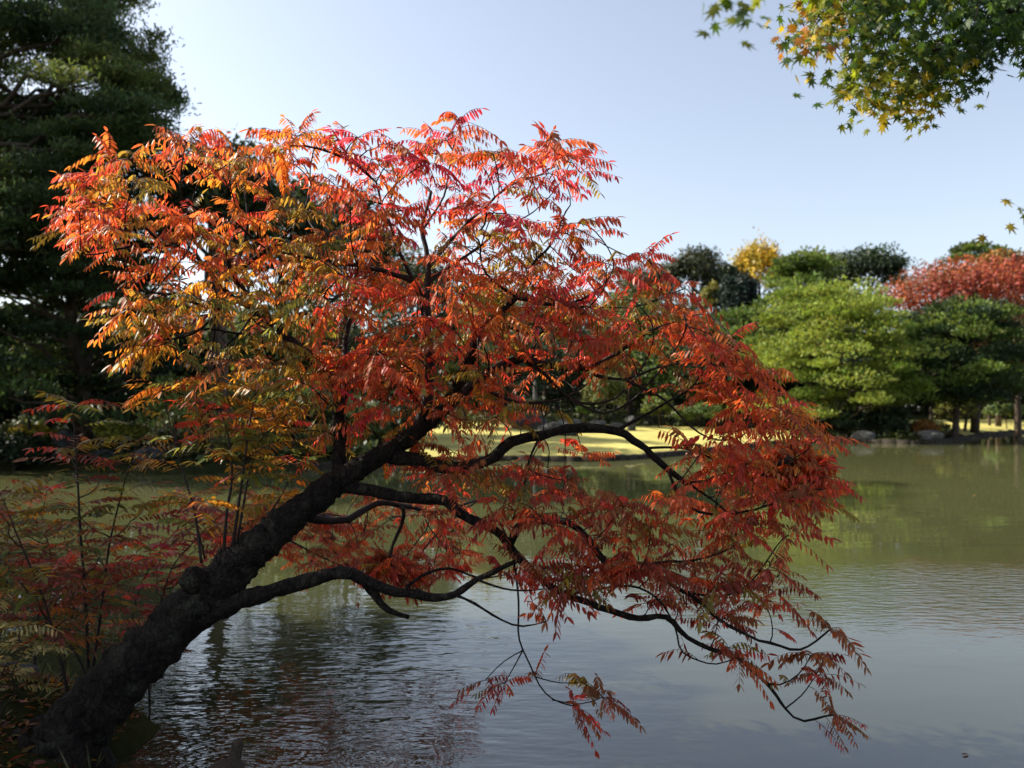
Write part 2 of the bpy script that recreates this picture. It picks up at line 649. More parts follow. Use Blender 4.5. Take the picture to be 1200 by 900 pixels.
def limb_path(a, b_, sag, k=7):
    t = np.linspace(0, 1, k)[:, None]
    p = a * (1 - t) + b_ * t
    p[:, 2] += (np.sin(t[:, 0] * math.pi) * sag)
    p[1:-1] += rng.normal(0, .03 * np.linalg.norm(b_ - a), (k - 2, 3))
    return p


def pine(label, px, y, top_py, rad_px, crown_low, npads, cols, size, per, trunk_r, lean=0.0, name='pine_tree', flat=.26, pad=.34, base=None,
         dark=None, group='trees round the pond', open_=0.0, seed=None):
    """umbrella-headed pine: trunk with limbs, and flat pads of needle tufts"""
    x = (px - 600) / F * y
    z0 = gz(x, y) if base is None else base
    ztop = H + (HOR - top_py) / F * y
    hgt = ztop - z0
    rad = rad_px / F * y
    t_ = thing(name, label, 'tree', (x, y, z0), group)
    tb = Buf()
    bend = rng.normal(0, .05, 2) * hgt
    tp = np.array([[x + lean * 0, y, z0 - .3], [x + lean * .25 + bend[0], y, z0 + hgt * .25], [x + lean * .6 - bend[0] * .4, y + bend[1], z0 + hgt * .55],
                   [x + lean * .9, y, z0 + hgt * .8], [x + lean, y, z0 + hgt * .95]])
    tp = smooth_path(tp, hgt / 14)
    tr = trunk_r * (1 - np.linspace(0, 1, len(tp)) * .82)
    tr[0] *= 1.35
    tb.tube(tp, tr, 10, rough=.08)
    fb = Buf()
    pos, dr, nr, cl, ln = [], [], [], [], []
    ga = rng.uniform(0, 6)
    for i in range(npads):
        s = (i + .5) / npads
        u = s ** .55                                            # radial share of the dome
        a = ga + i * 2.39996
        dome = math.sqrt(max(0, 1 - (u * .97) ** 2))
        lobes = 1 + .16 * math.sin(2 * a + ga) + .13 * math.sin(3 * a - ga * 2) + rng.normal(0, .07)
        lowf = crown_low + (1 - crown_low) * dome * (.93 + .07 * lobes + rng.normal(0, .085))
        lowf = min(lowf, 1.0)
        u *= lobes
        lev = lowf if i % 3 else crown_low + (lowf - crown_low) * rng.uniform(.05, .8)
        c = np.array([x + lean * lev + rad * u * math.cos(a) * .86, y + rad * u * math.sin(a) * .86, z0 + hgt * lev - hgt * .03])
        if open_ and rng.random() < open_:
            continue
        pr = rad * pad * rng.uniform(.5, 1.5)
        k = np.argmin(np.abs(tp[:, 2] - (c[2] - rad * u * .35)))
        tb.tube(limb_path(tp[k], c - np.array([0, 0, pr * flat * .6]), hgt * .02), np.linspace(max(trunk_r * .32, .03), .02, 7), 5)
        n = int(per * rng.uniform(.8, 1.2))
        th = rng.uniform(0, 2 * math.pi, n)
        rr = pr * np.sqrt(rng.uniform(0, 1, n)) * (1 + .25 * np.sin(th * 3 + i))
        zz = pr * flat * (1 - (np.minimum(rr / pr, 1)) ** 2) * rng.uniform(-.6, 1, n)
        pp = c + np.stack([rr * np.cos(th), rr * np.sin(th), zz], 1) + rng.normal(0, pr * .05, (n, 3))
        dd = np.stack([np.cos(th) * .6, np.sin(th) * .6, np.full(n, .75)], 1) + rng.normal(0, .55, (n, 3))
        pos.append(pp)
        dr.append(dd)
        nr.append(rng.normal(0, 1, (n, 3)) + np.array([0, 0, .7]))
        base_c = cols[rng.integers(len(cols))]
        cl.append(jit(base_c, n, .22, .08) * math.exp(rng.normal(0, .12)))
        ln.append(size * rng.uniform(.7, 1.4, n))
    pos = np.concatenate(pos)
    L = np.concatenate(ln)
    fb.leaves(NEEDLE, pos, np.concatenate(dr), np.concatenate(nr), L, L * .62, np.concatenate(cl))
    tb.build('trunk', M_pinebark, t_, True)
    fb.build('crown', M_needle, t_)
    return t_


def broad(label, px, y, cy_px, rx_px, ry_px, cols, nleaf, size, trunk_r=.2, name='broadleaf_tree', nclump=70, mat=None, depth_k=.9, base=None,
          group='trees round the pond', upright=0.0, cat='tree', shell=.5, trunk_top=None, spread=.24):
    """round-headed tree or bush: forked trunk, clumps of leaf blades with gaps between"""
    x = (px - 600) / F * y
    z0 = gz(x, y) if base is None else base
    rx, rz = rx_px / F * y, ry_px / F * y
    cz = H + (HOR - cy_px) / F * y
    t_ = thing(name, label, cat, (x, y, z0), group)
    tb, fb = Buf(), Buf()
    ztt = max(z0 + .25, cz - rz * .1) if trunk_top is None else trunk_top
    tp = smooth_path(np.array([[x, y, z0 - .3], [x + rng.normal(0, .03) * rx, y, z0 + (ztt - z0) * .5], [x, y, ztt]]), max(.15, (ztt - z0) / 8))
    tb.tube(tp, np.linspace(trunk_r * 1.2, trunk_r * .5, len(tp)), 9, rough=.08)
    pos, dr, nr, cl = [], [], [], []
    per = max(4, nleaf // nclump)
    for i in range(nclump):
        d = unit(rng.normal(0, 1, 3))
        if d[2] < -.35:
            d[2] *= -1
        r = rng.uniform(shell, 1.0) ** .8
        c = np.array([x, y, cz]) + d * r * np.array([rx, rx * depth_k, rz]) * (1 - spread * .6)
        if i % 3 == 0:
            k = int(len(tp) * rng.uniform(.55, .99))
            tb.tube(limb_path(tp[k], c, 0), np.linspace(trunk_r * .3, .012, 7), 5)
        cr = np.array([rx, rx, rz if rz < rx else rx]) * spread * rng.uniform(.7, 1.3)
        n = int(per * rng.uniform(.7, 1.3))
        off = np.clip(rng.normal(0, .48, (n, 3)), -.85, .85)
        off[:, 2] += upright * np.abs(rng.normal(0, .8, n))
        pos.append(c + off * cr)
        dr.append(unit(rng.normal(0, 1, (n, 3)) + np.array([0, 0, upright - .2]) + off * .6))
        nr.append(rng.normal(0, .7, (n, 3)) + off + d * .8 + np.array([0, 0, .5]))
        cl.append(jit(cols[rng.integers(len(cols))], n, .2, .07) * math.exp(rng.normal(0, .16)))
    pos = np.concatenate(pos)
    keep = pos[:, 2] > z0 + .02
    L = size * rng.uniform(.7, 1.35, len(pos))
    fb.leaves(BLADE, pos[keep], np.concatenate(dr)[keep], np.concatenate(nr)[keep], L[keep], L[keep] * .65, np.concatenate(cl)[keep])
    tb.build('trunk', M_pinebark, t_, True)
    fb.build('crown', mat or M_foliage, t_)
    return t_


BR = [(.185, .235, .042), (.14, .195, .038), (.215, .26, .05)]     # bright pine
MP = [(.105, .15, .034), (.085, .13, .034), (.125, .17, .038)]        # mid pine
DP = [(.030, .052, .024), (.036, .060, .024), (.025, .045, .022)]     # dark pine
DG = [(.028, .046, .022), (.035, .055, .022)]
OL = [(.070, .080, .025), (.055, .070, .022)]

# right-hand shore
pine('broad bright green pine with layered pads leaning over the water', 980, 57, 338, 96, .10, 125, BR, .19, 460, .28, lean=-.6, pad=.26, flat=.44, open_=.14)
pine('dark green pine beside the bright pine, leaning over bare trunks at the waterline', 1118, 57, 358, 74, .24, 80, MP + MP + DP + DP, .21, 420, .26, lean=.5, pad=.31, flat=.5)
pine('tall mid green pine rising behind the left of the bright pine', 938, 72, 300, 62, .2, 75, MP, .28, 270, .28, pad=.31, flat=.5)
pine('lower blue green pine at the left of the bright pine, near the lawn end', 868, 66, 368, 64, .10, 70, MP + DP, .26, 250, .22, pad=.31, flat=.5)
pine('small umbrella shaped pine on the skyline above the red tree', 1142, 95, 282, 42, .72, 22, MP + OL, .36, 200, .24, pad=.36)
broad('wide flat topped red autumn tree behind the dark pine', 1142, 66, 352, 122, 50, [(.30, .065, .032), (.27, .085, .030), (.34, .085, .032), (.16, .07, .025), (.28, .055, .035)],
      15000, .26, .3, 'red_tree', 150, spread=.2)
broad('brown leaved tree under the red tree at the right edge', 1192, 61.5, 415, 70, 56, [(.15, .07, .03), (.10, .06, .025), (.06, .06, .02)], 7000, .28, .25, 'brown_tree', 70)
broad('orange brown tree top right of the skyline pine', 1170, 82, 318, 34, 24, [(.25, .12, .03), (.20, .12, .03)], 4200, .34, .25, 'orange_tree', 50)
broad('dark green tree cut by the right edge on the skyline', 1204, 96, 330, 26, 30, DG, 3500, .38, .25, 'evergreen_tree', 40)
broad('dark rounded evergreen on the skyline left of the red tree', 1018, 92, 322, 50, 34, DG, 7000, .36, .3, 'evergreen_tree', 70)
broad('olive topped tree on the skyline above the bright pine', 968, 100, 318, 42, 24, OL, 4500, .38, .3, 'olive_tree', 50)
broad('yellow ginkgo with upright spiky top on the skyline', 890, 98, 328, 36, 42, [(.50, .36, .03), (.45, .30, .03), (.36, .31, .05)], 6500, .36, .25, 'ginkgo_tree', 70, upright=.7)
broad('dark olive domed tree on the skyline left of the yellow ginkgo', 812, 92, 326, 42, 38, [(.05, .058, .026), (.04, .05, .024)], 6500, .36, .3, 'evergreen_tree', 60)
broad('small dark tree between the dome and the yellow ginkgo', 850, 97, 328, 18, 22, DG, 2600, .36, .2, 'evergreen_tree', 30)
broad('compact blue black conifer in front of the yellow ginkgo', 866, 76, 352, 29, 34, [(.020, .036, .026), (.016, .03, .024)], 6500, .28, .25, 'dark_conifer', 60)
broad('yellow green bush headed tree beside the compact dark conifer', 836, 78, 352, 17, 22, [(.17, .16, .03)], 2600, .3, .16, 'yellow_green_tree', 30)
broad('green tree at the far right behind the sloping lawn', 1192, 88, 452, 30, 24, MP, 3600, .34, .2, 'broadleaf_tree', 40)
# low shrubs along the right shore
for lab, px, y, cy, rx, ry, cc in (
        ('dark shrub at the left foot of the bright pine', 930, 57.5, 492, 26, 18, DP), ('dark spreading shrub under the middle of the bright pine', 985, 56.5, 494, 36, 20, DP),
        ('mid green shrub right of the bright pine trunk', 1042, 56, 494, 30, 19, DG), ('yellow green shrub behind the leaning dark trunks', 1122, 62, 482, 26, 18, [(.16, .17, .03)]),
        ('low green shrub on the slope at the right edge', 1180, 76, 482, 24, 10, MP), ('orange brown low shrub at the waterline under the pines', 1083, 55, 502, 16, 9, [(.25, .12, .03)])):
    broad(lab, px, y, cy, rx, ry, cc, 2600, .22, .05, 'shrub', 34, cat='shrub', group='shrubs round the pond')

# behind the lawn and the big autumn tree
broad('light green round bush with fine leaves behind the lawn', 706, 62, 462, 26, 30, [(.17, .19, .06), (.14, .17, .05)], 4200, .22, .08, 'shrub', 46, cat='shrub', group='shrubs round the pond')
broad('bright green low bush right of the dark upright rock', 772, 60, 478, 20, 15, [(.13, .17, .035)], 2600, .2, .06, 'shrub', 30, cat='shrub', group='shrubs round the pond')
broad('small bright clipped bush left of the light round bush', 684, 60, 480, 8, 8, [(.10, .17, .03)], 1200, .16, .05, 'shrub', 16, cat='shrub', group='shrubs round the pond')
broad('dark green bush around the slender stone post', 622, 63, 476, 26, 12, DG, 2200, .22, .06, 'shrub', 26, cat='shrub', group='shrubs round the pond')
broad('grey green wide hedge at the back of the lawn', 820, 62, 485, 34, 13, MP, 2800, .22, .06, 'shrub', 34, cat='shrub', group='shrubs round the pond')
for lab, px, y, cy, rx, ry, cc, nm in (
        ('tall dark green tree behind the lawn, left of the light bush', 640, 72, 410, 56, 72, DG, 'evergreen_tree'),
        ('yellow leaved tree glimpsed through the middle of the red crown', 575, 78, 372, 44, 48, [(.36, .30, .04), (.22, .22, .04)], 'yellow_tree'),
        ('green tree behind the lawn above the light bush', 738, 74, 400, 56, 62, MP, 'broadleaf_tree'),
        ('dark tree behind the red crown, left of the yellow tree', 488, 60, 370, 62, 90, DG + OL, 'evergreen_tree'),
        ('olive green tree behind the upper trunk fork of the red tree', 405, 46, 330, 72, 120, OL + DG, 'olive_tree'),
        ('dull green tree on the far bank behind the left of the red crown', 330, 40, 310, 80, 120, DG + OL, 'broadleaf_tree'),
        ('small green tree behind the left end of the lawn', 545, 60, 452, 40, 36, MP, 'broadleaf_tree'),
        ('mid green tree just left of the olive dome on the skyline', 755, 96, 348, 40, 40, OL, 'olive_tree')):
    broad(lab, px, y, cy, rx, ry, cc, 7000, .30, .25, nm, 70)


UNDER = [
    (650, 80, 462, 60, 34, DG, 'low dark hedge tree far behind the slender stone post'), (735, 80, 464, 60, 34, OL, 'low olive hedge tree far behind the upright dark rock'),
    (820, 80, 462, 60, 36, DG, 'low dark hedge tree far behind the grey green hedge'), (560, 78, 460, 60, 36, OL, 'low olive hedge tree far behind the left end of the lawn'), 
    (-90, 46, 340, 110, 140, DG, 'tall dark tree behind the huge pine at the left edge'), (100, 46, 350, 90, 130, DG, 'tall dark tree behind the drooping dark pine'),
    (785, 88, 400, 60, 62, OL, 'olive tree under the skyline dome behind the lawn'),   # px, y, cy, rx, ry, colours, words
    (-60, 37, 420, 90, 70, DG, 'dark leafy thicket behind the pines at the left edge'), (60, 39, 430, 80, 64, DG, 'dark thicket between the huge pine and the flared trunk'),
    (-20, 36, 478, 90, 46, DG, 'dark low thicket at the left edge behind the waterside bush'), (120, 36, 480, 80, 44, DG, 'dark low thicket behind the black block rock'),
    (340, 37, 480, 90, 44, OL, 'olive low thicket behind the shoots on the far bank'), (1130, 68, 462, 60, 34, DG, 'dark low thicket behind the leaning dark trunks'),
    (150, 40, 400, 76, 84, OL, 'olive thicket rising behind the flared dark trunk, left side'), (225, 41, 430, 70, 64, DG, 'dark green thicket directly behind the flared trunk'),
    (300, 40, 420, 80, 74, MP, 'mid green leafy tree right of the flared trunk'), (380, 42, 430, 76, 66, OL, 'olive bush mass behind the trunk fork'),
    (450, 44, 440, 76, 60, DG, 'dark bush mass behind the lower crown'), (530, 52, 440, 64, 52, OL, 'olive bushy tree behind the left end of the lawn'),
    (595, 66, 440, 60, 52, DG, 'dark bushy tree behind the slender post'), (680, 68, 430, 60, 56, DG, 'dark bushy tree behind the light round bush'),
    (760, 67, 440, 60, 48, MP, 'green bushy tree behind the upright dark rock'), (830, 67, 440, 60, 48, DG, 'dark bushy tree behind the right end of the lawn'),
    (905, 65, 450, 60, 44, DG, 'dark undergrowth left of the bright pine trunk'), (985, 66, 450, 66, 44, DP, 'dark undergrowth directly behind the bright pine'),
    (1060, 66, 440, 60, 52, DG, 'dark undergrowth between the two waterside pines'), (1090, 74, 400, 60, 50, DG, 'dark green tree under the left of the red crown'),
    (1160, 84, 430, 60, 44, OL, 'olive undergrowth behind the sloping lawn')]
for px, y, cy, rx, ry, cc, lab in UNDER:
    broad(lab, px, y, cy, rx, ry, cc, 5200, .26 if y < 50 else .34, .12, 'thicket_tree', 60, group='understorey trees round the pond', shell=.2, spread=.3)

# the far wood that closes the view between the trunks: one mass
fb, tbuf = Buf(), Buf()
for i in range(190):
    px = rng.uniform(-350, 1500)
    y = rng.uniform(100, 130)
    x = (px - 600) / F * y
    z = gz(x, y)
    h = rng.uniform(12, 18)
    n = 900
    pp = np.array([x, y, z + h * .42]) + rng.normal(0, .42, (n, 3)) * np.array([3.6, 3.4, h * .5])
    tbuf.tube([(x, y, z), (x, y, z + h * .6)], [.3, .12], 5)
    fb.leaves(BLADE, pp, rng.normal(0, 1, (n, 3)), rng.normal(0, 1, (n, 3)) + np.array([-.3, -.3, .8]), .95, .7, jit([DG, OL, DP][i % 3][0], n, .25, .08))
o = fb.build('distant_wood', M_foliage)
o['kind'] = 'stuff'
o['label'] = 'mass of distant woodland closing the view behind the pond'

# low leafy plants covering the far bank under the trees
b = Buf()
n = 60000
gx = rng.uniform(-42, 62, n)
gy = rng.uniform(26, 84, n)
k = in_poly(gx, gy, FAR) & ~in_poly(gx, gy, LAWN) & ~in_poly(gx, gy, LAWN2) & (poly_dist(gx, gy, FAR) > .5)
gx, gy = gx[k], gy[k]
pt = np.sin(gx * .9 + 1.3) * np.sin(gy * .8) + .6 * np.sin(gx * 2.1 - gy * 1.7)
n = len(gx)
cl = np.where((pt > .35)[:, None], np.array([(.085, .105, .03)]), np.where((pt < -.5)[:, None], np.array([(.075, .05, .02)]), np.array([(.035, .05, .018)])))
gzz = ground_z(gx, gy) + rng.uniform(0, .3, n) * (pt > -.3)
L = rng.uniform(.18, .45, n)
b.leaves(BLADE, np.stack([gx, gy, gzz], 1), rng.normal(0, 1, (n, 3)) + [0, 0, .5], rng.normal(0, .6, (n, 3)) + [0, -.2, .8], L, L * .7, cl * np.exp(rng.normal(0, .25, (n, 1))))
o = b.build('ground_cover', M_foliage)
o['kind'] = 'stuff'
o['label'] = 'low leafy ground cover on the far bank under the trees'

# left bank -----------------------------------------------------------------------
def big_pine():
    y = 23.0
    x = P(-6, 0, y)[0]
    z0 = gz(-13.5, 29.5)
    y0 = 29.5
    t_ = thing('pine_tree', 'huge dark pine filling the upper left corner, branches showing sky gaps', 'tree', (x - 4.4, y0 - 1.5, z0), 'trees round the pond')
    tb, fb = Buf(), Buf()
    base = np.array([x - 4.4, y0 - 1.5, z0 - .3])
    tp = smooth_path(np.array([base, base + [.2, -.5, 4], base + [.3, -1.6, 8.5], base + [1.0, -2.4, 12.5], base + [1.6, -2.8, 17], base + [1.9, -3.0, 20]]), .7)
    tb.tube(tp, np.linspace(.48, .12, len(tp)), 12, rough=.06)
    pads = [(60, 18, 55), (105, 40, 44), (140, 70, 36), (165, 100, 34), (188, 112, 22), (120, 90, 50), (85, 66, 26), (150, 130, 44), (175, 150, 26), (90, 140, 40),
            (40, 150, 40), (14, 158, 26), (130, 160, 40), (80, 185, 50), (30, 200, 50), (-10, 230, 50), (-40, 150, 60), (-50, 60, 70), (10, -30, 60), (80, -40, 56),
            (110, 5, 36), (60, 235, 60), (120, 215, 46), (-30, 300, 60), (45, 290, 60), (-60, -60, 80), (40, -100, 70), (155, 175, 34), (100, 165, 36),
            (-60, 230, 60), (-100, 100, 80), (-110, 0, 80), (60, -150, 60), (-30, -190, 70), (190, 168, 18), (75, 120, 18)]
    for i, (px, py, r) in enumerate(pads):
        d = y + 4.2 + rng.uniform(-2.6, 2.6)
        c = P(px, py, d)
        pr = r / F * d * 1.15
        k = np.argmin(np.abs(tp[:, 2] - (c[2] - .25 * abs(c[0] - tp[0, 0]))))
        lp = limb_path(tp[k], c - [0, 0, pr * .1], .25, 9)
        tb.tube(lp, np.linspace(.13, .03, 9), 6)
        for s_ in range(5):
            e = c + rng.normal(0, pr * .5, 3) * [1, 1, .35]
            tb.tube(limb_path(lp[6], e, .05, 5), np.linspace(.04, .012, 5), 4)
        n = int(3400 * (pr / 1.1) ** 1.6)
        sub = c + rng.normal(0, 1, (14, 3)) * pr * np.array([.52, .52, .28])
        pi = rng.integers(0, 14, n)
        pp = sub[pi] + rng.normal(0, 1, (n, 3)) * pr * np.array([.25, .25, .075])
        dd = np.stack([rng.normal(0, .6, n), rng.normal(0, .6, n), rng.uniform(.1, 1, n)], 1)
        L = .15 * rng.uniform(.6, 1.4, n)
        fb.leaves(NEEDLE, pp, dd, rng.normal(0, 1, (n, 3)), L, L * .34, jit([(.062, .098, .046), (.072, .112, .048), (.11, .14, .045)][i % 3], n, .2, .08))
    tb.build('trunk', M_pinebark, t_, True)
    fb.build('crown', M_needle, t_)


big_pine()
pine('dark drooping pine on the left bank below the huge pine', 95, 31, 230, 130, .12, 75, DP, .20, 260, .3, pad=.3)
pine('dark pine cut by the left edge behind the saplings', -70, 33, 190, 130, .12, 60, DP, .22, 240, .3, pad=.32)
pine('second tall unseen evergreen added for shade far left beyond the frame', -480, 40, 150, 150, .2, 60, DP, .32, 170, .4, pad=.34)  # this and the next are unseen, added to darken the left bank
pine('third unseen evergreen added for shade on the left shore beyond the frame', -190, 38, 250, 120, .15, 60, DP, .3, 200, .4, pad=.34)
# tree whose flared dark trunk shows through the left of the crown
broad('tree with a thick dark flared trunk on the left bank', 256, 30, 250, 92, 96, DG + OL, 11000, .22, .42, 'broadleaf_tree', 70, trunk_top=P(256, 300, 30)[2])
for lab, px, y, cy, rx, ry, cc in (
        ('light green sunlit bush on the left bank below the pines', 35, 30.8, 450, 62, 48, [(.20, .25, .07)]),
        ('mid green bush beside the thick flared trunk', 205, 30.0, 480, 50, 40, [(.20, .24, .06)]),
        ('pale green bush right of the thick flared trunk', 318, 31.5, 475, 60, 46, [(.21, .25, .08), (.15, .19, .05)]),
        ('yellow green low plant beside the black block rock', 38, 31.2, 514, 28, 14, [(.30, .26, .03)]),
        ('yellow low bush on the left shore near the water', 142, 30.2, 508, 30, 14, [(.24, .24, .04)]),
        ('dark green bush at the waterline in the left corner', 15, 29.8, 530, 50, 24, DG),
        ('green bush on the far bank behind the trunk fork', 420, 36, 500, 46, 36, [(.09, .12, .035)]),
        ('dull green bush behind the lower red leaves', 490, 38, 496, 40, 36, DG),
        ('light olive bush low on the far bank behind the shoots', 270, 30.5, 522, 48, 20, [(.14, .15, .04)]),
        ('green waterside bush on the far bank under the trunk fork', 380, 31.5, 522, 36, 20, [(.11, .13, .04)])):
    broad(lab, px, y, cy, rx, ry, cc, 3800, .17, .07, 'shrub', 44, cat='shrub', group='shrubs round the pond')
# unseen evergreens added left of the frame to shade the left shore
pine('unseen dark evergreen pine added for shade on the left shore beyond the frame', -290, 32, 330, 110, .2, 60, DP, .3, 170, .4, pad=.34)
broad('unseen leafy evergreen added for shade on the near bank left of the saplings', -740, 7.0, 95, 330, 350, DG, 16000, .2, .14, 'evergreen_tree', 130, shell=.1)  # unseen, added to keep the saplings and trunk base in shade

for px, y, top, rad, lab in ((-2450, 6.6, -1560, 480, 'tall unseen evergreen added for shade on the near bank far left of the view'), (-1180, 11.0, -800, 290, 'tall unseen evergreen added for shade on the near bank left of the view'),
                             (-1420, 11.4, -640, 300, 'second tall unseen evergreen added for shade on the near bank left of the view')):
    pine(lab, px, y, top, rad, .12, 70, DP, .4, 170, .4, pad=.42, flat=.6)  # unseen, added and sized to shade the left water but not the crown

# ------------------------------------------------------------------ the big leaning autumn tree
PAL = {
    'crimson': (.54, .050, .085), 'red': (.56, .070, .038), 'orange_red': (.58, .125, .035), 'orange': (.58, .21, .03),
    'amber': (.52, .28, .028), 'olive': (.26, .21, .03), 'green': (.14, .19, .03), 'maroon': (.30, .055, .034), 'brown': (.32, .12, .040)}


def zone(px, py):
    """mix of leaf colours by place in the crown"""
    if px < 360 and py < 330:
        return dict(orange=.24, orange_red=.25, amber=.10, red=.13, olive=.20, brown=.08)
    if 400 < px < 700 and py < 260:
        return dict(red=.30, crimson=.24, orange_red=.22, orange=.09, olive=.10, brown=.05)
    if px < 380 and py < 600:
        return dict(olive=.30, amber=.18, orange=.12, brown=.10, red=.07, green=.21, maroon=.02)
    if px > 780 and py < 610:
        return dict(orange_red=.42, red=.20, orange=.18, brown=.12, olive=.08)
    if px > 600 and py < 430:
        return dict(brown=.25, red=.20, maroon=.08, orange_red=.22, olive=.20, crimson=.05)
    if py > 560:
        return dict(maroon=.28, red=.18, brown=.28, orange_red=.18, olive=.06)
    return dict(orange_red=.28, red=.17, brown=.20, maroon=.05, orange=.14, olive=.13, crimson=.03)


def pick(z):
    k = list(z)
    p = np.array([z[a] for a in k])
    return np.array(PAL[k[rng.choice(len(k), p=p / p.sum())]])


class LeafBag:
    """pinnate leaves: a drooping stalk with pairs of pointed leaflets"""

    def __init__(self):
        self.pos, self.d, self.n, self.L, self.W, self.c = [], [], [], [], [], []
        self.stalk = Buf()

    def leaf(self, p, d, L, col, droop=.5, sag=.45, pairs=6, col2=None):
        d = unit(d)
        up = np.array([0, 0, 1.0])
        side = np.cross(d, up)
        if np.linalg.norm(side) < .2:
            side = rng.normal(0, 1, 3) * [1, 1, 0]
        side = unit(side)
        t = np.linspace(0, 1, 5)[:, None]
        curve = rng.normal(0, .12)
        pts = p + L * (d * t + side * curve * t ** 2) - up * (sag * L * t ** 2)
        self.stalk.tube(pts, np.linspace(.0022, .0010, 5), 3, col=(.16, .05, .025), cap=False)
        k = pairs
        tt = np.linspace(.2, .97, k)
        P_ = p + L * (d * tt[:, None] + side * curve * tt[:, None] ** 2) - up * (sag * L * tt[:, None] ** 2)
        T = unit(d + side * curve * 2 * tt[:, None] - up * 2 * sag * tt[:, None])
        roll = rng.normal(0, .25)
        S = unit(np.cross(T, up) + up * roll)
        for s in (-1, 1):
            D = S * s * .8 + T * .4 - up * (droop * rng.uniform(.85, 1.15, (k, 1))) + rng.normal(0, .07, (k, 3))
            ok = rng.random(k) > .06
            self.pos.append(P_[ok])
            self.d.append(D[ok])
            self.n.append((up * .8 + S * s * .3 + T * rng.normal(0, .5) + rng.normal(0, .28, (k, 3)))[ok])
            ll = L * .30 * (1 - .45 * np.abs(tt - .5)) * rng.uniform(.72, 1.2, k)
            self.L.append(ll[ok])
            self.W.append((ll * rng.uniform(.22, .35, k))[ok])
            c = col[None] * math.exp(rng.normal(0, .16)) * np.exp(rng.normal(0, .2, (k, 1))) * np.exp(rng.normal(0, .07, (k, 3)))
            if col2 is not None:
                m = rng.uniform(0, 1, (k, 1)) * .8
                c = c * (1 - m) + col2 * m
            self.c.append(c[ok])
        self.pos.append(P_[-1:])
        self.d.append(T[-1:] + rng.normal(0, .1, (1, 3)))
        self.n.append(up[None] + rng.normal(0, .3, (1, 3)))
        self.L.append(np.array([L * .28]))
        self.W.append(np.array([L * .1]))
        self.c.append(col[None])

    def build(self, name, mat, parent):
        b = self.stalk
        b.leaves(LEAFLET, np.concatenate(self.pos), np.concatenate(self.d), np.concatenate(self.n), np.concatenate(self.L), np.concatenate(self.W),
                 np.clip(np.concatenate(self.c) * .96 + .008, .004, .8))
        return b.build(name, mat, parent)


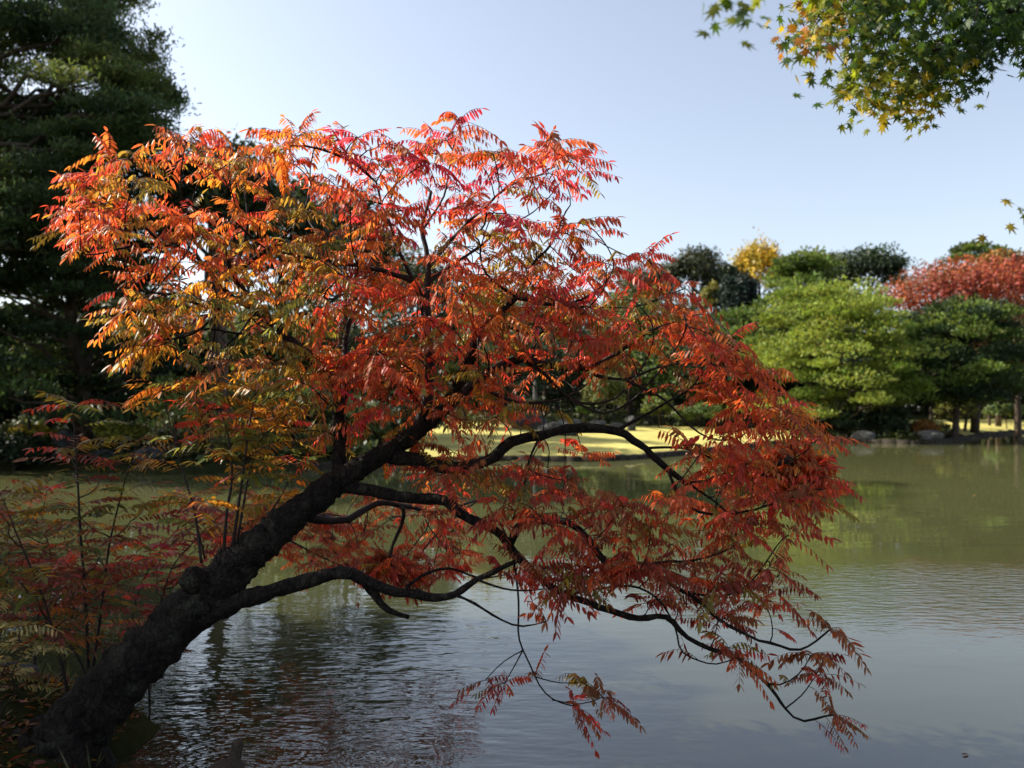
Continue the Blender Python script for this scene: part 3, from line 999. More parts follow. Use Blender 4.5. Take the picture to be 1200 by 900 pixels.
class Skeleton:
    def __init__(self):
        self.p, self.par, self.r, self.lid = [], [], [], []

    def add(self, p, par, r, lid):
        self.p.append(np.asarray(p, float))
        self.par.append(par)
        self.r.append(r)
        self.lid.append(lid)
        return len(self.p) - 1

    def trace(self, pts, d0, d1, r0, r1, lid, root=False, step=.06, prof=None):
        n = len(pts)
        w_ = np.array([P(a, c, d0 + (d1 - d0) * i / (n - 1)) for i, (a, c) in enumerate(pts)])
        path = smooth_path(w_, step)
        if not root:
            A = np.array(self.p)
            par = int(np.argmin(np.sum((A - path[0]) ** 2, 1)))
        else:
            par = -1
        m = len(path)
        if not root:
            amp = np.clip(np.arange(m) / 6, 0, 1)[:, None] * .016
            path = path + amp * np.array([[noise.noise(Vector(q * 7 + 5)), noise.noise(Vector(q * 7 + 31)), noise.noise(Vector(q * 7 - 17))] for q in path])
        for i, q in enumerate(path):
            f = i / (m - 1)
            rr = r0 + (r1 - r0) * f ** .8
            if prof is not None:
                rr = float(np.interp(f, np.linspace(0, 1, len(prof)), prof))
            par = self.add(q, par, rr, lid)
        return par

    def grow(self, att, lids, step=.09, infl=.9, kill=.15, iters=60, up=.12):
        att = np.array(att)
        pos = np.array(self.p)
        ok = np.isin(np.array(self.lid), lids)
        cand = np.where(ok)[0]
        d2 = np.full(len(att), 1e9)
        near = np.zeros(len(att), int)
        for k in cand:
            dd = np.sum((att - pos[k]) ** 2, 1)
            m = dd < d2
            d2[m] = dd[m]
            near[m] = k
        alive = d2 > kill ** 2
        first = True
        for it in range(iters):
            use = alive & ((d2 < infl ** 2) | first)
            if not use.any():
                use = alive
                if not alive.any():
                    break
            src = near[use]
            vec = unit(att[use] - np.array([self.p[k] for k in src]))
            acc = {}
            for k, v in zip(src, vec):
                acc[k] = acc.get(k, 0) + v
            for k, v in acc.items():
                if np.linalg.norm(v) < 1e-3:
                    continue
                prev = self.p[k] - self.p[self.par[k]] if self.par[k] >= 0 else np.zeros(3)
                dr = unit(unit(v) + unit(prev) * .55 + np.array([0, 0, up]) + rng.normal(0, .10, 3))
                q = self.p[k] + dr * step
                j = self.add(q, int(k), None, self.lid[k])
                dd = np.sum((att - q) ** 2, 1)
                m = dd < d2
                d2[m] = dd[m]
                near[m] = j
            alive &= d2 > kill ** 2
            first = False

    def finish(self, tip=.0036):
        n = len(self.p)
        self.kids = [[] for _ in range(n)]
        for i in range(n):
            if self.par[i] >= 0:
                self.kids[self.par[i]].append(i)
        self.grown = [x is None for x in self.r]
        for i in range(n - 1, -1, -1):
            if self.r[i] is None:
                s = sum(self.r[k] ** 2.3 for k in self.kids[i]) if self.kids[i] else 0
                self.r[i] = max(tip, s ** (1 / 2.3) * 1.0 + .0001)

    def tubes(self, lid, buf, sides_big=14):
        main = {}
        for i in range(len(self.p)):
            ks = [k for k in self.kids[i] if self.lid[k] == self.lid[i]]
            if ks:
                main[i] = max(ks, key=lambda k: (self.r[k], -k))
        for i in range(len(self.p)):
            if self.lid[i] != lid:
                continue
            pr = self.par[i]
            if pr >= 0 and self.lid[pr] == lid and main.get(pr) == i:
                continue
            ch = [i]
            while ch[-1] in main:
                ch.append(main[ch[-1]])
            pts = [self.p[k] for k in ch]
            rad = [self.r[k] for k in ch]
            if pr >= 0 and np.linalg.norm(self.p[pr] - pts[0]) > .004:
                pts = [self.p[pr]] + pts
                rad = [min(rad[0] * 1.15, self.r[pr])] + rad
            if len(pts) < 2:
                continue
            big = max(rad)
            pts = np.array(pts)
            if big < .02 and len(pts) > 3:
                pts[1:-1] = (pts[:-2] + pts[1:-1] * 2 + pts[2:]) / 4
            buf.tube(pts, rad, sides_big if big > .09 else (12 if big > .02 else 5), lump=.24 if big > .09 else (.38 if big > .012 else 0))


sk = Skeleton()
TR = 0
# trunk (px, py), then limbs as traced from the photograph, each with its own distance and thickness
sk.trace([(62, 905), (78, 868), (112, 826), (150, 786), (200, 738), (250, 690), (300, 642), (345, 604), (385, 572), (425, 546), (468, 520)], 4.85, 5.3, .225, .075, TR, True, step=.022, prof=[.215, .185, .168, .155, .145, .126, .105, .092, .072, .048])
LIMBS = [
    # pts, d0, d1, r0, r1
    ([(468, 520), (490, 505), (520, 478), (540, 450), (552, 420), (560, 396), (578, 374), (605, 349)], 5.3, 5.45, .058, .018),      # 1 upper right
    ([(400, 560), (397, 525), (399, 490), (394, 455), (373, 430), (350, 408), (330, 390), (310, 372), (290, 348), (272, 322)], 5.3, 5.7, .052, .022),            # 2 up left
    ([(385, 572), (420, 572), (455, 580), (500, 584), (523, 588), (550, 606), (587, 627), (603, 647), (633, 678), (667, 697), (713, 715), (747, 725), (780, 723),
      (807, 748), (844, 764), (867, 772), (901, 804), (920, 830), (943, 846), (977, 838)], 5.22, 4.75, .044, .005),                                               # 3 long lower right
    ([(228, 728), (262, 712), (300, 698), (350, 683), (400, 672), (430, 682), (467, 693), (507, 702), (533, 697), (560, 680), (587, 667), (612, 655)], 5.0, 4.9, .066, .012),  # 4 low horizontal
    ([(450, 532), (490, 540), (530, 548), (570, 540), (600, 520), (633, 511), (655, 505), (683, 501), (707, 501), (723, 504), (742, 515), (758, 525), (782, 550), (806, 566)], 5.3, 5.1, .05, .018),  # 5 arch
    ([(520, 478), (550, 455), (580, 432), (613, 421), (640, 429), (683, 432), (707, 424), (740, 402), (771, 385)], 5.35, 5.2, .04, .010),                       # 6 middle right
    ([(490, 505), (500, 470), (504, 430), (500, 377), (502, 313), (495, 270), (505, 225)], 5.35, 5.6, .045, .010),                                              # 7 central leader
    ([(398, 490), (406, 450), (405, 398), (420, 340), (440, 290), (455, 240)], 5.5, 6.2, .032, .008),                                                            # 8 back upright
    ([(345, 604), (400, 610), (450, 590), (510, 600), (560, 585)], 5.5, 6.6, .034, .008),                                                                         # 9 back low
]
for i, (pts, d0, d1, r0, r1) in enumerate(LIMBS):
    sk.trace(pts, d0, d1, r0, r1, i + 1)
SUB = [
    (9, [(400, 610), (360, 600), (320, 600), (280, 615)], 5.8, 6.4, .012, .004),  # limb id, pts, d0, d1, r0, r1
    (3, [(597, 640), (613, 613), (660, 611), (687, 632), (710, 660), (723, 672), (760, 674), (799, 692), (826, 711), (852, 734), (901, 753), (939, 762), (973, 738)], 5.0, 4.8, .026, .005),
    (3, [(799, 692), (840, 700), (870, 690), (890, 672), (910, 640)], 4.9, 4.85, .010, .004),
    (3, [(723, 672), (770, 660), (820, 655), (860, 640), (885, 610)], 4.95, 5.1, .011, .004),
    (3, [(667, 697), (700, 690), (740, 686), (770, 700), (790, 735), (800, 765), (830, 778), (862, 772)], 4.85, 4.7, .009, .004),
    (3, [(901, 804), (925, 800), (945, 780), (950, 768)], 4.75, 4.8, .006, .003),
    (3, [(920, 830), (940, 815), (950, 800), (958, 790)], 4.75, 4.7, .005, .003),
    (3, [(580, 600), (592, 625), (600, 650), (607, 693), (607, 740), (613, 760), (627, 793), (647, 820), (672, 828)], 5.0, 4.85, .009, .004),
    (3, [(613, 762), (600, 785), (592, 800)], 4.9, 4.9, .005, .003),
    (3, [(613, 762), (590, 775), (568, 798)], 4.9, 4.8, .004, .003),
    (3, [(627, 793), (655, 800), (682, 800)], 4.88, 4.95, .004, .003),
    (3, [(647, 820), (680, 826), (706, 818)], 4.86, 4.8, .004, .003),
    (4, [(430, 682), (442, 700), (456, 716), (478, 724)], 4.98, 5.0, .036, .012),
    (4, [(473, 690), (500, 671), (527, 666), (560, 678), (590, 672)], 4.95, 5.1, .014, .004),
    (4, [(533, 697), (557, 707), (587, 727), (613, 733), (640, 730)], 4.9, 4.8, .011, .004),
    (4, [(560, 680), (600, 692), (640, 690)], 4.9, 4.7, .009, .004),
    (5, [(782, 550), (800, 588), (830, 602), (870, 600), (905, 592), (939, 578), (955, 562)], 5.1, 4.9, .012, .004),
    (5, [(806, 566), (850, 562), (880, 560), (907, 549), (930, 538), (947, 526)], 5.1, 5.0, .011, .004),
    (5, [(758, 525), (800, 524), (833, 536), (855, 548), (880, 553), (905, 545)], 5.1, 5.2, .010, .004),
    (5, [(806, 566), (840, 590), (880, 625), (910, 650)], 5.1, 4.9, .010, .004),
    (5, [(723, 504), (763, 483), (789, 467), (813, 451), (828, 420)], 5.15, 5.3, .012, .004),
    (5, [(633, 511), (620, 540), (612, 580), (600, 610)], 5.2, 4.9, .009, .004),
    (6, [(613, 421), (640, 440), (667, 467), (693, 473), (720, 468), (747, 440), (765, 405)], 5.3, 5.1, .016, .004),
    (6, [(667, 467), (709, 485), (747, 464), (781, 424), (800, 395)], 5.2, 5.0, .010, .004),
    (6, [(683, 432), (699, 440), (731, 444), (762, 434), (795, 424), (830, 428), (860, 410)], 5.25, 5.3, .014, .004),
    (6, [(731, 444), (780, 470), (817, 508), (840, 516), (867, 514), (884, 496)], 5.25, 5.0, .010, .004),
    (6, [(560, 450), (600, 470), (650, 470), (690, 450)], 5.4, 5.8, .016, .006),
    (1, [(605, 349), (650, 357), (690, 347), (715, 325)], 5.45, 5.3, .015, .004),
    (1, [(605, 349), (570, 322), (562, 298), (566, 275)], 5.45, 5.3, .013, .004),
    (1, [(650, 357), (700, 360), (745, 360), (780, 348)], 5.4, 5.2, .010, .004),
    (1, [(605, 349), (625, 310), (650, 280), (668, 240)], 5.45, 5.7, .014, .004),
    (1, [(578, 374), (620, 392), (665, 380), (700, 350)], 5.45, 5.3, .012, .004),
    (7, [(500, 377), (483, 330), (427, 313), (385, 306), (350, 299), (310, 290)], 5.5, 5.3, .024, .006),
    (7, [(502, 313), (533, 277), (563, 247), (597, 217), (635, 206), (655, 190)], 5.55, 5.4, .018, .004),
    (7, [(497, 353), (470, 300), (455, 260), (440, 215)], 5.5, 5.2, .018, .005),
    (7, [(495, 270), (520, 230), (528, 190)], 5.6, 5.6, .012, .004),
    (7, [(502, 330), (545, 300), (590, 268), (625, 250)], 5.5, 6.2, .016, .005),
    (2, [(373, 430), (362, 368), (316, 387), (287, 391), (245, 385), (206, 395)], 5.5, 4.9, .016, .005),
    (2, [(362, 380), (397, 343), (420, 320)], 5.5, 5.2, .013, .005),
    (2, [(310, 372), (262, 340), (231, 302), (191, 287), (153, 287), (110, 300)], 5.6, 4.9, .020, .005),
    (2, [(272, 322), (254, 268), (225, 241), (190, 222)], 5.6, 5.3, .017, .005),
    (2, [(290, 348), (251, 362), (202, 345), (160, 340)], 5.6, 4.6, .014, .005),
    (2, [(272, 322), (290, 270), (285, 215), (270, 190)], 5.6, 5.9, .016, .005),
    (2, [(272, 322), (330, 280), (360, 235), (365, 190)], 5.6, 5.8, .018, .005),
    (2, [(191, 287), (150, 250), (110, 235)], 5.2, 5.3, .010, .004),
    (8, [(420, 340), (380, 290), (350, 240)], 5.9, 6.4, .015, .005),
]
for lid, pts, d0, d1, r0, r1 in SUB:
    sk.trace(pts, d0, d1, r0, r1, lid)

GAPS = [[(600, 438), (700, 446), (790, 440), (850, 490), (800, 540), (690, 545), (530, 545), (600, 500)], [(610, 700), (740, 735), (780, 790), (560, 800), (560, 720)]]


GAPS0 = GAPS


def sample(poly, n, d0, d1, gap=.06):
    poly = np.array(poly, float)
    lo, hi = poly.min(0), poly.max(0)
    out = []
    while len(out) < n:
        a = rng.uniform(lo[0], hi[0])
        c = rng.uniform(lo[1], hi[1])
        if not in_poly(np.array([a]), np.array([c]), poly)[0]:
            continue
        if any(in_poly(np.array([a]), np.array([c]), g)[0] for g in GAPS) and rng.random() > gap:
            continue
        out.append(P(a, c, rng.uniform(d0, d1)))
    return out


UP_L = [(62, 285), (86, 230), (108, 186), (160, 170), (235, 156), (330, 152), (400, 150), (430, 165), (430, 330), (420, 450), (330, 460), (230, 420), (150, 390), (130, 330), (84, 306)]
UP_R = [(400, 150), (470, 162), (510, 136), (555, 140), (600, 160), (655, 152), (682, 185), (684, 250), (712, 290), (772, 308), (824, 340), (832, 385), (800, 420), (700, 430),
        (560, 440), (420, 450), (420, 300)]
RIGHT = [(780, 390), (838, 392), (888, 420), (926, 460), (958, 505), (955, 560), (985, 592), (920, 610), (860, 590), (800, 560), (780, 480)]
MID = [(420, 420), (560, 430), (640, 425), (600, 500), (700, 545), (700, 590), (600, 590), (500, 560), (400, 500)]
LOWR = [(600, 590), (700, 575), (800, 590), (940, 600), (930, 650), (925, 705), (880, 740), (800, 735), (720, 690), (640, 690), (590, 650)]
BACKL = [(235, 640), (300, 570), (360, 585), (480, 575), (560, 590), (560, 650), (520, 690), (400, 690), (330, 665)]
sk.grow(sample(UP_L, 255, 4.5, 6.3), [2, 7, 8], infl=.8, kill=.15)
sk.grow(sample(UP_R, 325, 4.6, 6.3), [1, 6, 7, 8], infl=.8, kill=.15)
sk.grow(sample(RIGHT, 105, 4.6, 5.7), [5, 6], infl=.8, kill=.14)
sk.grow(sample(MID, 95, 4.8, 6.0), [1, 5, 6, 7], infl=.8, kill=.15)
sk.grow(sample(LOWR, 105, 4.5, 5.5), [3, 5], infl=.8, kill=.14)
MIDL = [(120, 345), (330, 340), (400, 430), (385, 530), (250, 520), (160, 440)]
sk.grow(sample(MIDL, 75, 4.9, 6.3), [2], infl=.9, kill=.15, up=.0)
sk.grow(sample(BACKL, 170, 5.9, 8.4), [9], infl=.9, kill=.15)
sk.finish()

tb0 = sk.p[0]
wax = thing('autumn_tree', 'large leaning tree with red and orange feathery leaves, growing out over the water', 'tree', (tb0[0], tb0[1], gz(tb0[0], tb0[1])))
b = Buf()
sk.tubes(TR, b, 64)
# root flare
base = sk.p[0]
for a, ln in ((-1.9, .5), (-.6, .45), (.5, .45), (2.4, .6), (3.6, .55)):
    e = base + np.array([math.cos(a) * ln, math.sin(a) * ln, -.22])
    s0 = base + np.array([math.cos(a) * .10, math.sin(a) * .10, .22])
    b.tube(smooth_path(np.array([s0, (s0 + e) / 2 + [0, 0, -.05], e, e + np.array([math.cos(a) * .25, math.sin(a) * .25, -.2])]), .08), None or np.linspace(.13, .03, len(smooth_path(np.array([s0, (s0 + e) / 2 + [0, 0, -.05], e, e + np.array([math.cos(a) * .25, math.sin(a) * .25, -.2])]), .08))), 9, rough=.1)
# knots on the trunk
for px, py, d, r in ((230, 676, 4.98, .08),):
    c = P(px, py, d)
    b.tube([c + [0, 0, -r], c + [-.01, -.02, 0], c + [-.02, -.02, r * .8]], [r * .7, r, r * .45], 14, lump=.4)
b.build('trunk', M_bark, wax, True)
for lid in range(1, len(LIMBS) + 1):
    b = Buf()
    sk.tubes(lid, b)
    b.build('limb', M_bark if lid in (3, 4, 1, 2, 5) else M_twig, wax, True)

bag = LeafBag()
nleaf = 0
UPV = np.array([0, 0, 1.0])


def pix(q):
    return 600 + q[0] / q[1] * F, HOR - (q[2] - H) / q[1] * F


for i in range(len(sk.p)):
    if sk.lid[i] == TR or sk.r[i] > .012:
        continue
    q = sk.p[i]
    a, c = pix(q)
    tipn = not sk.kids[i]
    pr = sk.par[i]
    ax = unit(q - sk.p[pr]) if pr >= 0 else UPV
    if tipn and sk.lid[i] == 4 and c > 712 and a < 500:
        continue                                    # the bare stub
    if tipn:
        k = rng.integers(5, 9) if c < 740 else rng.integers(7, 11)
    elif sk.grown[i] and rng.random() < .30:
        k = 1
    elif (not sk.grown[i]) and sk.r[i] < .007 and rng.random() < .10:
        k = 1
    else:
        continue
    z = zone(a, c)
    col = pick(z)
    ph = rng.uniform(0, 6.28)
    ax2 = unit(ax * (.6 if ax[2] > -.2 else .25) + UPV * .5)
    e1 = unit(np.cross(ax2, np.array([.3, .8, .1])))
    e2 = np.cross(ax2, e1)
    for j in range(k):
        an = ph + j * 2.4 + rng.normal(0, .3)
        d = e1 * math.cos(an) + e2 * math.sin(an) + ax2 * rng.uniform(.05, .7)
        cc = col if rng.random() < .55 else pick(z)
        c2 = pick(z) if rng.random() < .3 else None
        if any(in_poly(np.array([a]), np.array([c]), g)[0] for g in GAPS0) and rng.random() < .5:
            continue
        bag.leaf(q, d, (.15 + .15 * rng.beta(1.6, 1.6)) * (.8 if c > 790 else 1), cc, droop=rng.uniform(.35, 1.7), sag=rng.uniform(.2, .65), pairs=int(rng.integers(6, 11)), col2=c2)
        nleaf += 1
print('wax leaves', nleaf, 'nodes', len(sk.p))
bag.build('crown', M_wax, wax)

# shoots rising from the trunk with yellow green and orange leaves
def stem_leaves(bag, path, n, cols, lo=.5, L=(.22, .34), tipk=6, droop=(.1, .6), k_=1.0):
    m = len(path)
    for j in range(n):
        f = lo + (1 - lo) * (j + rng.random()) / n
        q = path[min(m - 1, int(f * (m - 1)))]
        an = j * 2.4 + rng.uniform(0, .8)
        d = np.array([math.cos(an), math.sin(an), rng.uniform(.2, .8)])
        bag.leaf(q, d, rng.uniform(*L), k_ * np.array(PAL[cols[rng.integers(len(cols))]]), droop=rng.uniform(*droop), sag=rng.uniform(.2, .5), pairs=int(rng.integers(6, 9)))
    for j in range(tipk):
        an = j * 6.283 / tipk + rng.uniform(0, .5)
        bag.leaf(path[-1], np.array([math.cos(an), math.sin(an), rng.uniform(.2, .9)]), rng.uniform(*L), k_ * np.array(PAL[cols[rng.integers(len(cols))]]),
                 droop=rng.uniform(*droop), sag=rng.uniform(.2, .5), pairs=int(rng.integers(6, 9)))


bag = LeafBag()
YG = ['olive', 'green', 'amber', 'olive', 'green', 'orange', 'amber', 'red']
b = Buf()
for pts, d0, d1, r, n in (([(262, 650), (266, 600), (272, 560), (268, 515), (258, 480), (245, 450)], 5.05, 5.1, .011, 14),
                          ([(272, 645), (280, 590), (287, 540), (292, 500), (300, 460)], 5.05, 5.0, .012, 16),
                          ([(276, 645), (284, 600), (291, 560), (300, 525), (325, 490)], 5.1, 5.3, .010, 12),
                          ([(236, 660), (228, 600), (215, 555), (200, 500), (190, 455)], 5.0, 5.4, .009, 14),
                          ([(240, 655), (232, 620), (226, 590)], 5.0, 4.9, .006, 3),
                          ([(290, 640), (330, 580), (345, 545)], 5.15, 5.5, .008, 10)):
    m = len(pts)
    path = smooth_path(np.array([P(a, c, d0 + (d1 - d0) * i / (m - 1)) for i, (a, c) in enumerate(pts)]), .05)
    b.tube(path, np.linspace(r, .003, len(path)), 7)
    stem_leaves(bag, path, n, YG, .45)
b.build('shoots', M_twig, wax, True)
bag.build('shoot_foliage', M_wax, wax)

# ------------------------------------------------------------------ saplings on the left
SAP = [
    ('thin upright sapling nearest the trunk base with dark red leaves', [(108, 792), (118, 720), (128, 640), (142, 580), (152, 545), (160, 520)], 5.35, 5.5, .013, 22, ['maroon', 'brown', 'olive', 'green', 'amber']),
    ('straight tall sapling with feathery dark red leaves fanned at its top', [(104, 800), (100, 700), (94, 620), (91, 560), (88, 515), (85, 478)], 5.2, 5.2, .015, 24, ['maroon', 'brown', 'red', 'olive', 'olive', 'green']),
    ('forked sapling leaning left with brown and orange leaves', [(78, 808), (66, 755), (52, 705), (34, 660), (18, 622), (2, 580)], 5.0, 4.9, .012, 18, ['brown', 'olive', 'orange', 'maroon', 'green']),
    ('sapling leaning far left from the fork, cut by the left edge', [(98, 786), (70, 745), (40, 705), (10, 665), (-25, 635)], 5.1, 5.0, .009, 12, ['brown', 'olive', 'maroon']),
    ('low red leaved sapling over the water behind the trunk', [(150, 770), (160, 700), (185, 650), (215, 610), (225, 585)], 6.4, 6.7, .011, 26, ['maroon', 'red', 'brown', 'crimson']),
    ('dull red sapling close behind the middle of the leaning trunk', [(176, 768), (190, 700), (205, 660), (232, 630), (262, 600)], 6.0, 6.4, .011, 30, ['maroon', 'red', 'brown', 'maroon', 'crimson']),
    ('short brown sapling between the forked sapling and the straight tall one', [(72, 800), (80, 740), (92, 690), (100, 650)], 5.8, 6.0, .010, 26, ['maroon', 'brown', 'olive', 'red']),
    ('brown leaved sapling filling the left edge over the dark water', [(-20, 800), (-5, 730), (10, 670), (8, 620)], 5.9, 6.1, .011, 30, ['brown', 'green', 'olive', 'maroon']),
    ('bushy dull red sapling standing behind the tall saplings', [(40, 790), (45, 720), (60, 660), (50, 610), (55, 575)], 6.3, 6.6, .012, 30, ['maroon', 'brown', 'red', 'olive']),
]
for lab, pts, d0, d1, r, n, cols in SAP:
    m = len(pts)
    w_ = np.array([P(a, c, d0 + (d1 - d0) * i / (m - 1)) for i, (a, c) in enumerate(pts)])
    z0 = min(gz(w_[0, 0], w_[0, 1]), w_[0, 2])
    w_ = np.vstack([[w_[0, 0], w_[0, 1], z0 - .1], w_])
    path = smooth_path(w_, .05)
    t = thing('sapling', lab, 'sapling', (w_[0, 0], w_[0, 1], z0), 'saplings beside the leaning tree')
    b = Buf()
    b.tube(path, np.linspace(r, .003, len(path)), 7)
    bag = LeafBag()
    stem_leaves(bag, path, n, cols, .35, L=(.24, .36), k_=.72)
    for k in range(3):                                   # side twigs
        f = rng.uniform(.45, .8)
        s0 = path[int(f * len(path))]
        an = rng.uniform(0, 6.28)
        e = s0 + np.array([math.cos(an) * .3, math.sin(an) * .3, rng.uniform(.15, .3)])
        tw = limb_path(s0, e, -.03, 6)
        b.tube(tw, np.linspace(.005, .0025, 6), 5)
        stem_leaves(bag, tw, 2, cols, .5, tipk=4, L=(.22, .32), k_=.72)
    b.build('stem', M_twig, t, True)
    bag.build('foliage', M_wax, t)

# pale, sunlit feathery plant at the left edge
t0 = P(-10, 850, 4.6)
t = thing('feathery_plant', 'pale sunlit feathery plant low at the left edge', 'plant', (t0[0], t0[1], gz(t0[0], t0[1])))
b, bag = Buf(), LeafBag()
PAL['pale'] = (.42, .38, .16)
PAL['pale2'] = (.30, .28, .08)
for px, py, px2, py2 in ((-10, 860, 20, 735), (-14, 860, -5, 720), (-8, 862, 30, 760)):
    a0, a1 = P(px, py, 4.6), P(px2, py2, 4.55)
    pth = limb_path(a0, a1, -.02, 8)
    pth[0, 2] = gz(a0[0], a0[1]) - .05
    b.tube(pth, np.linspace(.007, .003, 8), 6)
    stem_leaves(bag, pth, 7, ['pale', 'pale2'], .6, L=(.16, .24), tipk=4)
b.build('stem', M_twig, t, True)
bag.build('foliage', M_wax, t)

# fallen leaves and grass on the near bank
b = Buf()
n = 2600
gx = rng.uniform(-5.2, -1.6, n * 3)
gy = rng.uniform(2.6, 6.6, n * 3)
k = in_poly(gx, gy, NEAR) & (poly_dist(gx, gy, NEAR) > .06)
gx, gy = gx[k], gy[k]
gzz = ground_z(gx, gy) + .012
n = len(gx)
L = rng.uniform(.03, .09, n)
ccol = np.array([PAL[['brown', 'maroon', 'olive', 'amber', 'brown'][i]] for i in rng.integers(0, 5, n)]) * np.exp(rng.normal(-.7, .4, (n, 1)))
b.leaves(LEAFLET, np.stack([gx, gy, gzz], 1), np.stack([rng.normal(0, 1, n), rng.normal(0, 1, n), rng.normal(0, .2, n)], 1),
         rng.normal(0, .3, (n, 3)) + [0, 0, 1], L, L * .4, ccol)
o = b.build('fallen_leaves', M_wax)
o['kind'] = 'stuff'
o['label'] = 'litter of brown fallen leaves on the near bank'
b = Buf()
n = 2200
gx = rng.uniform(-4.6, -1.7, n)
gy = rng.uniform(3.0, 6.5, n)
k = in_poly(gx, gy, NEAR) & (np.sin(gx * 4.1 + 1) * np.sin(gy * 3.7) > .1)
gx, gy = gx[k], gy[k]
n = len(gx)
b.leaves(BLADE, np.stack([gx, gy, ground_z(gx, gy) - .01], 1), np.stack([rng.normal(0, .6, n), rng.normal(0, .6, n), rng.uniform(.4, 1, n)], 1),
         rng.normal(0, 1, (n, 3)), rng.uniform(.08, .22, n), .012, jit((.10, .11, .035), n, .3))
o = b.build('grass', M_foliage)
o['kind'] = 'stuff'
o['label'] = 'thin grass growing on the near bank'
rock('small dark stone at the waterline in the lower left corner', 8, 800, 6.0, 70, 40, M_stone, depth=.4)


# ------------------------------------------------------------------ maple overhanging from the right
MT = (3.9, 1.5)
zt = gz(*MT)
maple = thing('maple_tree', 'maple hanging into the upper right corner with green and yellow star leaves', 'tree', (MT[0], MT[1], zt))
ms = Skeleton()
b = Buf()
tp = smooth_path(np.array([[MT[0], MT[1], zt - .2], [MT[0] + .05, MT[1] + .1, zt + 1.3], [MT[0] - .1, MT[1] + .3, zt + 2.6], [MT[0] - .3, MT[1] + .8, 4.2], [MT[0] - .4, MT[1] + 1.0, 5.2]]), .15)
b.tube(tp, np.linspace(.14, .05, len(tp)), 12, rough=.06)
b.build('trunk', M_bark, maple, True)
root = tp[int(len(tp) * .72)]


def world_trace(s, pts, r0, r1, lid, root=False):
    path = smooth_path(np.array(pts), .06)
    par = -1 if root else int(np.argmin(np.sum((np.array(s.p) - path[0]) ** 2, 1)))
    for i, q in enumerate(path):
        par = s.add(q, par, r0 + (r1 - r0) * i / (len(path) - 1), lid)


world_trace(ms, [root, P(1300, -10, 3.4), P(1200, 20, 3.6), P(1120, 50, 3.6), P(1060, 70, 3.6)], .035, .005, 1, True)
world_trace(ms, [P(1200, 20, 3.6), P(1120, -10, 3.5), P(1040, 0, 3.5), P(975, 20, 3.5)], .014, .004, 1)
world_trace(ms, [P(1300, -10, 3.4), P(1150, -90, 2.9), P(1000, -70, 2.5), P(900, -30, 2.4)], .014, .004, 1)
world_trace(ms, [root, P(1340, 150, 3.0), P(1270, 215, 3.0), P(1215, 240, 3.0)], .014, .004, 1)
MP_ = [(908, 47), (930, 11), (955, -69), (1290, -69), (1290, 71), (1190, 61), (1150, 75), (1130, 93), (1085, 129), (1030, 121), (992, 103), (990, 83), (1003, 51), (968, 29), (945, 35), (922, 57)]
GAPS = []
att = sample(MP_, 380, 3.2, 4.1) + sample([(832, -30), (895, -40), (895, 2), (860, 10), (835, 6)], 8, 2.3, 2.5) + sample([(1185, 245), (1230, 225), (1230, 265), (1186, 262)], 14, 2.9, 3.1)
ms.grow(att, [1], step=.07, infl=.7, kill=.10, iters=60, up=-.05)
ms.finish(.0018)
b = Buf()
ms.tubes(1, b)
b.build('limb', M_twig, maple, True)
pos, dd, nn, LL, cc = [], [], [], [], []
MC = {'g': (.075, .13, .018), 'dg': (.035, .075, .014), 'yg': (.20, .22, .02), 'y': (.42, .30, .025), 'o': (.42, .17, .03)}
for i in range(len(ms.p)):
    if not ms.grown[i] and ms.kids[i]:
        continue
    q = ms.p[i]
    a, c = pix(q)
    for j in range(int(rng.integers(13, 21)) if not ms.kids[i] else int(rng.integers(9, 17))):
        off = rng.normal(0, .065, 3) - [0, 0, .02]
        edge = np.clip((c - (25 + (a - 930) * .12)) / 70, 0, 1)
        if a < 985:
            cols = ['o', 'y', 'yg', 'g', 'yg']
        elif a > 1120:
            cols = ['dg', 'g', 'dg', 'dg']
        elif edge > .6:
            cols = ['y', 'yg', 'yg', 'g', 'y', 'yg']
        else:
            cols = ['g', 'yg', 'dg', 'g']
        if a < 905:
            cols = ['g', 'yg']
        if c > 200:
            cols = ['y', 'yg', 'y']
        pos.append(q + off)
        dd.append([rng.normal(0, .7), rng.normal(0, .5), -rng.uniform(.1, 1)])
        nn.append([rng.normal(0, .6), rng.normal(-.9, .5), .8])
        LL.append(rng.uniform(.044, .066))
        cc.append(np.array(MC[cols[rng.integers(len(cols))]]) * math.exp(rng.normal(0, .2)))
b = Buf()
LL = np.array(LL)
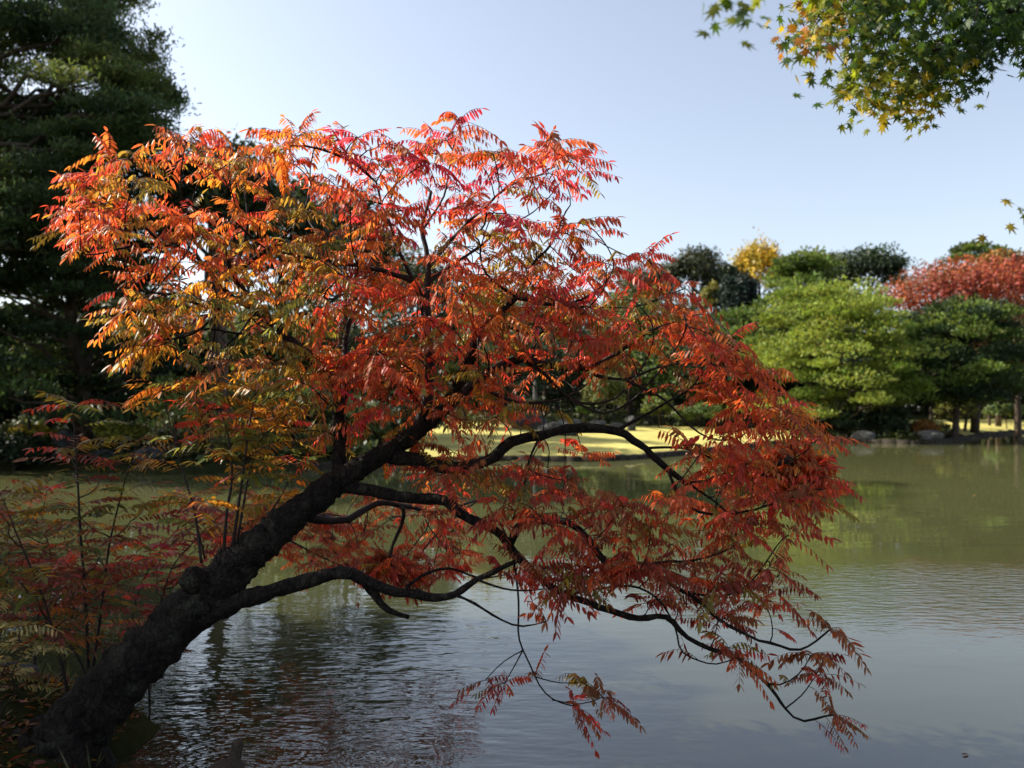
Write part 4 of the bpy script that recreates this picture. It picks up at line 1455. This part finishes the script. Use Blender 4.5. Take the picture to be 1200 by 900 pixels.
b.leaves(STAR, pos, np.array(dd), np.array(nn), LL, LL * .72, np.array(cc))
b.build('crown', M_maple, maple)

# ------------------------------------------------------------------ duck and floating leaves
def duck():
    m = rough_mat('duck_feathers', (.020, .014, .010), (.07, .05, .035), 60, .002, .7)
    x, y = DUCK
    b = Buf()
    hd = unit(np.array([.35, .94, 0]))
    s = [(-.24, .06, .012), (-.20, .055, .035), (-.12, .04, .075), (-.02, .03, .095), (.08, .03, .092), (.15, .035, .065), (.19, .045, .03)]
    b.tube([np.array([x, y, 0]) + hd * a + [0, 0, z] for a, z, r in s], [r for _, _, r in s], 16)
    s = [(.11, .04, .055), (.135, .09, .042), (.145, .125, .034), (.155, .150, .036), (.165, .172, .036), (.175, .19, .026), (.18, .199, .010)]
    b.tube([np.array([x, y, 0]) + hd * a + [0, 0, z] for a, z, r in s], [r for _, _, r in s], 14)
    o = b.build('duck', m, None, True)
    rm = o.modifiers.new('skin', 'REMESH')
    rm.mode = 'VOXEL'
    rm.voxel_size = .009
    rm.use_smooth_shade = True
    tag(o, 'small dark brown duck swimming away at the bottom edge of the water', 'duck')
    bl = Buf()
    c = np.array([x, y, 0])
    bl.tube([c + hd * .185 + [0, 0, .162], c + hd * .21 + [0, 0, .158], c + hd * .235 + [0, 0, .154]], [.014, .013, .009], 8)
    o2 = bl.build('bill', rough_mat('duck_bill', (.05, .04, .01), (.15, .11, .02), 20, .001, .5), o, True)


duck()
for lab, px, py, a, col in (('brown fallen leaf floating on the water in the lower right corner', 1133, 886, .4, (.25, .10, .03)),
                            ('single tiny leaf floating in front of the spreading pine', 1146, 581, 1.2, (.30, .22, .06))):
    y = H * F / (py - HOR)
    x = (px - 600) / F * y
    b = Buf()
    s_ = .06 if y < 8 else .16
    b.leaves(LEAFLET, np.array([[x - s_ / 2, y, .008]]), np.array([[math.cos(a), math.sin(a), 0.02]]), np.array([[0, 0, 1.0]]), s_, s_ * .45, np.array([col]))
    tag(b.build('floating_leaf', M_wax), lab, 'leaf', 'leaves floating on the pond')
